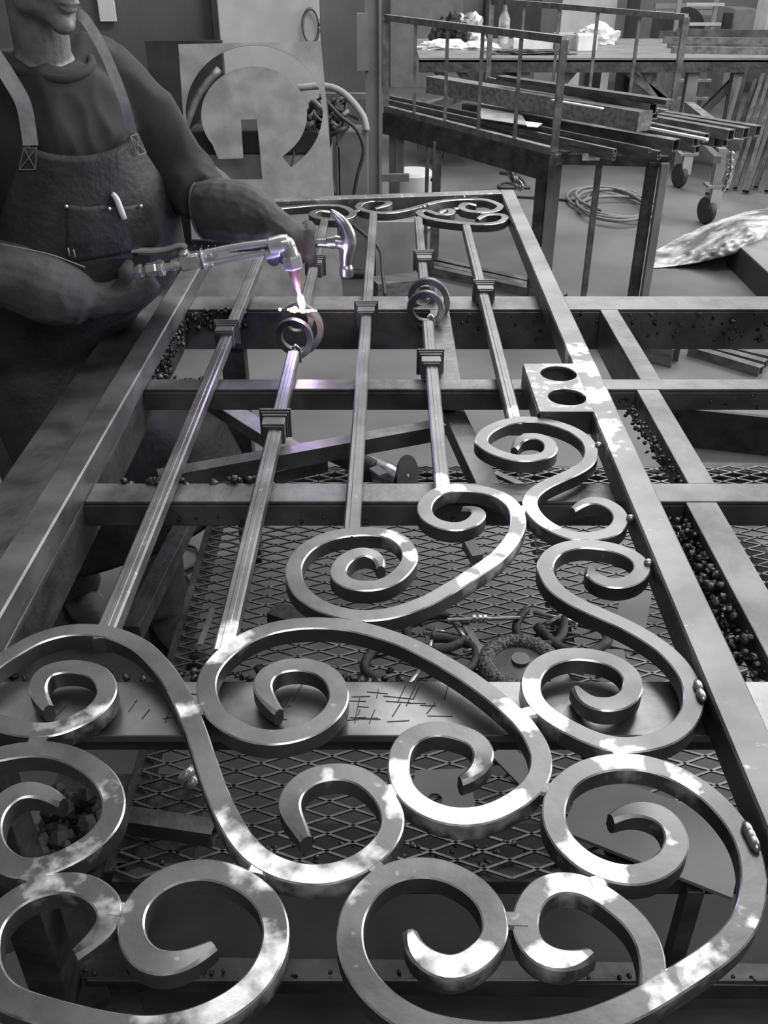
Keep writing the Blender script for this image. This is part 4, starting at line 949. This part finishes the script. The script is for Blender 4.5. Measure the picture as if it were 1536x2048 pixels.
# stock on the trolley
def stock(u0, v0, u1, v1, z, w_, label, m='stock', h_=None, hollow=None, name='square_tube', grp='square tubes loaded on the trolley', cat='steel tube'):
    b = nb(); beam(b, az(u0, v0, z), az(u1, v1, z), w_, h_ or w_, hollow=(.0045 if hollow is None else hollow))
    return tag(obj(name, b, m), label, cat, grp)
ST = [(1352, 291, 930, 217, .83, .055, 'thick square tube, its open end lowest in the middle of the load'),
      (1392, 284, 1000, 213, .83, .045, 'square tube just behind the thickest one on the trolley'),
      (1318, 314, 775, 205, .80, .024, 'thin square tube with the lowest front end on the trolley'),
      (1318, 307, 778, 199, .826, .024, 'thin square tube stacked on the lowest front one'),
      (1300, 301, 782, 195, .84, .02, 'thin tube resting third from the front edge of the trolley'),
      (1228, 316, 772, 212, .80, .022, 'short thin tube at the very front of the trolley'),
      (1230, 303, 776, 203, .828, .022, 'short thin tube lying on the front short one'),
      (1306, 218, 1005, 160, .98, .05, 'dark square tube on top of the pile, upper end piece'),
      (1310, 230, 1010, 172, .93, .04, 'bright-edged square tube just under the top one'),
      (1516, 262, 1330, 232, .84, .05, 'square tube reaching farthest right beyond the trolley'),
      (1492, 266, 1318, 236, .84, .05, 'square tube second from the right end of the load'),
      (1462, 270, 1305, 241, .84, .05, 'square tube third from the right end of the load'),
      (1434, 284, 1290, 252, .79, .045, 'square tube under the right group, its end just below'),
      (1412, 276, 1270, 247, .84, .04, 'square tube left in the right-hand group'),
      (1395, 299, 1240, 262, .78, .035, 'small tube low behind the thick tube'),
      (1450, 285, 1310, 258, .79, .04, 'lower square tube at the right group, near side')]
for s in ST: stock(*s)
stock(1340, 204, 1000, 155, 1.02, .06, 'dark angle section along the back frame of the trolley', 'bench_dark', .02, 0, 'angle_section', cat='steel angle', grp=None)
stock(1290, 242, 865, 168, .93, .10, 'dirty timber beam lying among the tubes on the trolley', 'wood', .09, 0, 'timber_beam', None, 'timber')
stock(1415, 279, 1298, 256, .87, .022, 'bright narrow strip on the right-hand tubes', 'white', .01, 0, 'metal_strip', None, 'strip')
stock(1205, 217, 1105, 200, 1.0, .022, 'bright narrow strip on the timber beam', 'white', .006, 0, 'metal_strip', None, 'strip')
b = nb(); fn = lambda x, y, z: az(x, y, .86)+Vector((0, 0, z)); plate(b, [(957, 204), (1040, 224), (1056, 252), (962, 238)], [], fn, 0, .003); tag(obj('sheet_offcut', b, 'sheet'), 'pale sheet offcut lying on the tubes inside the front frame', 'steel sheet')
b = nb(); plate(b, [(1050, 244), (1085, 248), (1075, 256), (1054, 254)], [], fn, .002, .004); tag(obj('paper_scrap', b, 'paper'), 'white paper scrap beside the pale sheet offcut', 'paper')
b = nb(); pA = az(1182, 314, .78); box(b, pA, (.085, .01, .03)); tag(obj('tape_label', b, 'film'), 'shiny piece of tape hanging below the front short tubes', 'tape')
# chains
def chain(P, n, label, s=.022):
    b = nb()
    pts = cr(P, 10)
    L=[0]
    for i in range(1, len(pts)): L.append(L[-1]+(pts[i]-pts[i-1]).length)
    for k in range(n):
        t = L[-1]*(k+.5)/n; i = max(j for j in range(len(L)) if L[j] <= t); i = min(i, len(pts)-2)
        c = pts[i].lerp(pts[i+1], (t-L[i])/max(1e-6, L[i+1]-L[i])); d = (pts[i+1]-pts[i]).normalized(); a_, u_ = frame(d); side = a_ if k % 2 else u_
        rg = [c+d*math.cos(2*PI*j/12)*s*1.15+side*math.sin(2*PI*j/12)*s*.62 for j in range(13)]; tube(b, rg, s*.24, 6)
    tag(obj('chain', b, 'hammer', smooth=True), label, 'chain')
chain([ay(1015, 300, 5.6), ay(1017, 325, 5.6), ay(1024, 345, 5.6), ay(1030, 362, 5.6), ay(1040, 372, 5.55)], 11, 'steel chain hanging below the trolley near its front right corner', .035)
chain([ay(1462, 305, 6.0), ay(1460, 340, 6.0), ay(1450, 372, 6.0)], 9, 'steel chain hanging from the caster cart at right', .035)
chain([ay(758, 228, 5.6), ay(760, 270, 5.6), ay(757, 318, 5.6)], 14, 'thin chain hanging beside the steel column', .018)

# ================================================================= FLOOR THINGS
def flo(u, v, dz=0.0): return az(u, v, dz)
b = nb(); P = []
for k in range(70):
    an = k*.42; R1 = .26+.05*math.sin(k*.7); c = flo(1228, 408, .012+.0008*k)
    P.append(c+Vector((math.cos(an)*R1+.04*math.sin(k*.21), math.sin(an)*R1*1.5+.1*math.sin(k*.13), 0)))
tube(b, P, .012, 8, 3); tag(obj('cable_coil', b, 'cable_light', smooth=True), 'loose coil of grey cable on the concrete floor right of the trolley legs', 'cable')
cable([flo(1030, 393, .012), flo(1100, 397, .012), flo(1180, 404, .012)], .010, 'cable running over the floor to the coil')
cable([flo(1000, 345, .012), flo(1030, 350, .02), flo(1050, 370, .012), flo(1010, 365, .02), flo(1000, 375, .012), flo(1060, 375, .012)], .012, 'cable tangle on the floor below the hanging chain')
cable([flo(345, 1090, .01), flo(390, 1095, .01), flo(395, 1125, .01), flo(350, 1150, .01)], .006, 'thin black hose looped on the floor beside the boots')
cable([flo(335, 1120, .01), flo(370, 1150, .01), flo(395, 1185, .01)], .006, 'thin black hose crossing the floor toward the shelf')
def flotube(u0, v0, u1, v1, w_, label, grp='square tubes on the floor'):
    b = nb(); beam(b, flo(u0, v0, w_/2), flo(u1, v1, w_/2), w_, w_, hollow=.004); tag(obj('square_tube', b, 'stock'), label, 'steel tube', grp)
flotube(1352, 712, 1180, 670, .09, 'short thick square tube on the floor seen between the crossbars')
flotube(1522, 742, 1380, 700, .045, 'front tube of the floor bundle at the right edge'); flotube(1530, 730, 1395, 694, .045, 'second tube of the floor bundle at the right edge'); flotube(1545, 720, 1410, 690, .045, 'rear tube of the floor bundle at the right edge')
flotube(1130, 598, 860, 540, .05, 'front tube of the bundle on the floor behind the bench'); flotube(1100, 585, 850, 530, .05, 'middle tube of the bundle on the floor behind the bench'); flotube(1080, 572, 870, 524, .05, 'rear tube of the bundle on the floor behind the bench')
b = nb(); box(b, flo(800, 570, .04), (.3, .14, .08), .3); tag(obj('timber_block', b, 'wood'), 'timber block on the floor at the left end of the tube bundle', 'timber')
b = nb(); p0 = flo(1335, 850, .08); p1 = flo(1700, 890, .08); beam(b, p0, p1, .02, .16); tag(obj('steel_beam', b, 'bench_dark'), 'dark deep beam lying on the floor seen right of the gate', 'steel beam')
b = nb(); p0 = flo(1390, 950, .1); p1 = flo(1800, 955, .1); beam(b, p0, p1, .06, .07); tag(obj('steel_beam', b, 'bench_dark'), 'dark rail on the floor below the right stringer', 'steel beam')
b = nb(); p = flo(1470, 1140, .1); ell(b, p, (.12, .1, .1)); tag(obj('rag_bundle', b, 'jeans', smooth=True), 'grey cloth bundle on the floor beyond the right stringer', 'cloth')
# white block seen under gate's far end
b = nb(); q_ = flo(790, 560); box(b, (q_.x+.02, q_.y-.0, .17), (.26, .08, .34)); tag(obj('board_block', b, 'palebox'), 'pale upright board on floor under the gate top, between two bars', 'board')
b = nb(); q_ = ay(826, 330, 6.3); lathe(b, [(.1, 0), (.13, .02), (.14, .36), (.12, .38)], 24, Matrix.Translation((q_.x, 6.3, 0))); tag(obj('plastic_bucket', b, 'white', smooth='auto'), 'white plastic bucket behind the left trolley leg', 'bucket')
# dark box at right with crumpled film
bx = thing('dark_panel_box', 'long dark box with grey top at the right edge, partly covered by clear film', 'box', flo(1500, 640))
b = nb(); zt2 = .15; P = [az(1462, 480, zt2), az(1640, 645, zt2), az(1800, 560, zt2), az(1600, 440, zt2)]
hexa(b, [Vector((p.x, p.y, 0)) for p in P]+[p for p in P]); obj('box_body', b, 'darkbox', bx)
b = nb(); hexa(b, [p+Vector((0, 0, .001)) for p in P]+[p+Vector((0, 0, .010)) for p in P]); obj('lid', b, 'greybox', bx)
b = nb(); nx_, ny_ = 80, 46; G = []
for i in range(nx_+1):
    row = []
    for j in range(ny_+1):
        s, t = i/nx_, j/ny_
        # spine from floor left to over the box at right
        lo = Vector((1290+300*s, 536-8*s-66*s*s if s < .6 else 536-8*s-66*s*s, 0)); hi_ = Vector((1300+300*s, 508-190*s+90*s*s, 0))
        u = lo.x*(1-t)+hi_.x*t; v = lo.y*(1-t)+hi_.y*t
        z = .02+.34*min(1, s*1.5)*(1-(2*t-1)**2*.5)+.03*noise.noise(Vector((s*9, t*4, 1)))+.02*noise.noise(Vector((s*26, t*9, 5)))
        row.append(b.verts.new(az(u, v, max(.008, z*.6*(min(1, s*2))))))
    G.append(row)
for i in range(nx_):
    for j in range(ny_): b.faces.new((G[i][j], G[i+1][j], G[i+1][j+1], G[i][j+1]))
o = obj('plastic_film', b, 'film', smooth=True); tag(o, 'crumpled clear plastic film draped over the dark box at right', 'plastic film'); sm = o.modifiers.new('s', 'SOLIDIFY'); sm.thickness = .002

# ================================================================= FAR WORKBENCH
fb = thing('far_workbench', 'long far workbench with thick edge and diagonal braces, cluttered with papers', 'workbench', (2.0, 8.9, 0))
e0 = az(838, 116, .85); FY = e0.y
b = nb(); box(b, ((e0.x+4.4)/2, FY+.8, .835), (4.4-e0.x, 1.6, .03)); obj('bench_top', b, 'greybox', fb)
b = nb(); box(b, ((e0.x+4.4)/2, FY+.02, .79), (4.4-e0.x, .04, .09)); obj('edge_rail', b, 'bench_dark', fb)
for u in (1085-40, 1380, 1470):
    x_ = ay(u, 200, FY+.05).x; b = nb(); beam(b, (x_, FY+.1, 0), (x_, FY+.1, .8), .09, .09); obj('leg', b, 'greybox', fb)
for (u0, v0, u1, v1) in ((855, 120, 905, 175), (910, 130, 950, 180), (1240, 130, 1345, 215), (1155, 130, 1105, 190), (1500, 130, 1390, 240), (1280, 130, 1330, 200)):
    b = nb(); beam(b, ay(u0, v0, FY+.15), ay(u1, v1, FY+.15), .06, .06); obj('brace', b, random.choice(('bar', 'bench')), fb)
def fbox(name, u, v, sx_, sy_, sz_, label, cat, m, rz=0, Y=None, z=.85):
    p = az(u, v, z); b = nb(); box(b, (p.x, p.y, z+sz_/2), (sx_, sy_, sz_), rz); return tag(obj(name, b, m, bevel=.004), label, cat)
fbox('white_box', 1168, 100, .17, .18, .12, 'small white box on the far bench beside the cardboard box', 'box', 'paper', .1)
fbox('cardboard_box', 1130, 98, .17, .22, .12, 'grey cardboard box left of the small white box', 'box', 'card', .1)
fbox('white_box', 1065, 96, .34, .25, .08, 'flat wide white box on the far bench behind the front frame corner', 'box', 'white', -.1)
def crumple(u, v, rx, ry, rz_, label, name, m, cat):
    p = az(u, v, .85); b = nb(); bmesh.ops.create_icosphere(b, subdivisions=4, radius=1)
    for vv in b.verts:
        n_ = vv.co.copy(); k = 1+.45*noise.noise(n_*2.6+Vector((u, v, 0)))+.25*noise.noise(n_*6)
        vv.co = Vector((p.x+n_.x*rx*k, p.y+n_.y*ry*k, .85+max(0.0, (n_.z*k*.8+.35)*rz_)))
    tag(obj(name, b, m, smooth=False), label, cat)
crumple(900, 88, .16, .2, .2, 'crumpled black plastic bag on the left end of the far bench', 'plastic_bag', 'rubber', 'bag')
crumple(935, 86, .14, .16, .2, 'crumpled shiny foil heap beside the black bag', 'foil_heap', 'film', 'foil')
crumple(890, 98, .22, .1, .06, 'crumpled white cloth in front of the black bag', 'white_cloth', 'paper', 'cloth')
crumple(960, 98, .16, .1, .05, 'white crumpled paper right of the foil heap', 'crumpled_paper', 'paper', 'paper')
crumple(1195, 88, .16, .1, .14, 'white crumpled paper behind the small white box', 'crumpled_paper', 'paper', 'paper')
crumple(1055, 108, .35, .08, .03, 'dark tangle of leads lying on the front of the far bench', 'lead_tangle', 'cable', 'cable')
b = nb(); p = az(1006, 88, .85); lathe(b, [(.045, 0), (.05, .02), (.05, .2), (.02, .27), (.018, .31), (.022, .315), (.022, .335)], 20, Matrix.Translation((p.x, p.y, .85))); tag(obj('plastic_bottle', b, 'film', smooth='auto'), 'clear plastic bottle standing on the far bench', 'bottle')
for k, (v0, ht) in enumerate(((70, .06), (80, .05), (90, .04), (100, .05), (76, .1))):
    b = nb(); p = az(1318+k*8, v0+6, .85); q_ = az(1620, v0+10, .85); beam(b, p+Vector((0, 0, ht/2)), q_+Vector((0, 0, ht/2)), .06, ht)
    tag(obj('steel_length', b, 'bar' if k % 2 else 'bench'), ('tall rear','low second','front','middle','backmost')[k]+' steel length in the bundle on the right half of the far bench', 'steel bar', 'steel lengths on the far bench')
# under / behind the far bench
def fthing(name, u0, v0, u1, v1, Y, dep, label, cat, m, parent=None):
    p = ay(u0, v1, Y); q_ = ay(u1, v0, Y); b = nb(); zb2 = max(0, p.z); 
    box(b, ((p.x+q_.x)/2, Y+dep/2, (zb2+q_.z)/2), (abs(q_.x-p.x), dep, max(.02, q_.z-zb2))); return tag(obj(name, b, m, bevel=.004), label, cat)
fthing('white_partition', 1105, -60, 1243, 230, 12.6, .08, 'pale partition board standing behind the far bench', 'partition', 'doorpanel')
fthing('shelving_unit', 1243, -60, 1290, 250, 12.0, .5, 'dark narrow shelving unit right of the pale partition', 'shelving', 'darkbox')
fthing('grey_cabinet', 960, -60, 1090, 240, 12.9, .4, 'dark grey cabinet left of the pale partition', 'cabinet', 'darkbox')
fthing('grey_cabinet', 780, -60, 930, 250, 13.0, .3, 'mid grey cabinet at far back above the front side frame', 'cabinet', 'greybox')
mc = fthing('far_machine', 1300, 30, 1405, 250, 12.2, .6, 'pale machine with round guard standing behind the far bench', 'machine', 'greybox')
p = ay(1365, 60, 12.1); b = nb(); lathe(b, [(.2, 0), (.24, .05), (.1, .06)], 30, axis_m(p, Vector((0, -1, 0)))); obj('round_guard', b, 'darkbox', mc, smooth='auto')
for v in (12, 25): b = nb(); beam(b, ay(1310, v, 12.1), ay(1430, v, 12.1), .05, .05); obj('guard_rail', b, 'palebox', mc)
fc = fthing('pale_cabinet', 1430, 18, 1515, 250, 12.5, .5, 'pale electrical cabinet with small dark window at top right', 'cabinet', 'palebox')
b = nb(); box(b, ay(1454, 43, 12.45), (.1, .06, .18)); obj('window_panel', b, 'darkbox', fc)
fthing('white_crate', 1522, 0, 1580, 100, 11.9, .4, 'bright white crate edge at the top right corner', 'crate', 'paper')
fthing('drum', 1010, 128, 1035, 165, 9.3, .2, 'dark can under the left part of the far bench', 'can', 'darkbox')
fthing('dark_machine', 1228, 140, 1270, 330, 9.6, .4, 'dark machine under the far bench with bright rods', 'machine', 'darkbox')
fthing('cloth_bag', 1155, 130, 1205, 300, 9.6, .3, 'pale cloth bag hanging under the far bench', 'bag', 'palebox')
fthing('pale_cabinet', 1060, 130, 1120, 250, 10.6, .3, 'pale low cabinet seen under the far bench left', 'cabinet', 'palebox')
# ladder
ld = thing('step_ladder', 'pale ladder standing behind the far bench, its rungs seen below the bench edge', 'ladder', (ay(1385, 200, 10.3).x, 10.3, 0))
for u in (1343, 1415):
    b = nb(); p = ay(u, 110, 10.3); beam(b, (p.x, 10.3, 0), (p.x, 10.3, 1.3), .04, .03); obj('side_rail', b, 'palebox', ld)
for k in range(6):
    b = nb(); z = .25+k*.17; xa = ay(1343, 200, 10.3).x; xb = ay(1415, 200, 10.3).x; box(b, ((xa+xb)/2, 10.3, z), (xb-xa, .05, .025)); obj('rung', b, 'doorpanel', ld)
# leaning bars far right
for k in range(9):
    u = 1442+k*15; b = nb(); p = ay(u-20+random.uniform(-6, 6), 318, 7.4+random.uniform(-.2, .3)); p.z = max(.02, .02); q_ = ay(u+40, 140+random.uniform(-15, 20), 8.0)
    beam(b, p, q_, .03, .03); tag(obj('leaning_bar', b, random.choice(('bench_dark', 'rubber', 'bench_dark'))), ('leftmost','second','third','fourth','middle','sixth','seventh','eighth','rightmost')[k]+' dark bar from the left in the leaning bundle at the right edge', 'bar', 'bars leaning at the right edge')
# caster cart
cc = thing('caster_cart', 'low steel cart on rubber casters under the right-hand tubes', 'cart', (2.0, 6.2, 0))
def caster(u, v, Y, top_v):
    p = ay(u, v, Y); p.z = .09
    t = None
    b = nb(); m_ = axis_m(p-Vector((.02, 0, 0)), Vector((1, .3, 0))); lathe(b, [(.03, 0), (.085, .0), (.09, .01), (.09, .03), (.085, .04), (.03, .04)], 28, m_); w_ = obj('wheel', b, 'rubber', cc, smooth='auto')
    b = nb(); q_ = ay(u, top_v, Y); beam(b, p+Vector((.03, -.03, .02)), p+Vector((.03, -.03, .16)), .07, .05); obj('caster_fork', b, 'palebox', cc)
    b = nb(); beam(b, p+Vector((.03, 0, .17)), Vector((p.x+.03, p.y, q_.z)), .07, .07); box(b, p+Vector((.03, 0, .165)), (.14, .12, .015)); obj('leg', b, 'greybox', cc)
caster(1358, 362, az(1358, 375, 0).y, 300); caster(1412, 432, az(1415, 447, 0).y, 296)
b = nb(); pA = ay(1385, 285, 6.3); beam(b, ay(1400, 285, 6.2), ay(1435, 320, 5.6), .04, .04); obj('brace', b, 'greybox', cc)
b = nb(); beam(b, Vector((ay(1358, 292, 7).x-.1, 6.6, .72)), Vector((ay(1460, 292, 5.4).x, 5.3, .72)), .06, .06); obj('deck_rail', b, 'bar', cc)
# low clutter far left middle
fthing('tool_tray', 835, 265, 945, 298, 8.2, .4, 'low dark tray on the floor beyond the trolley', 'tray', 'darkbox')
cable([ay(893, 270, 6.0), ay(890, 300, 6.0), ay(875, 340, 6.0), ay(862, 362, 6.0)], .008, 'thin cable hanging under the trolley deck')
print('objects', len(bpy.data.objects))
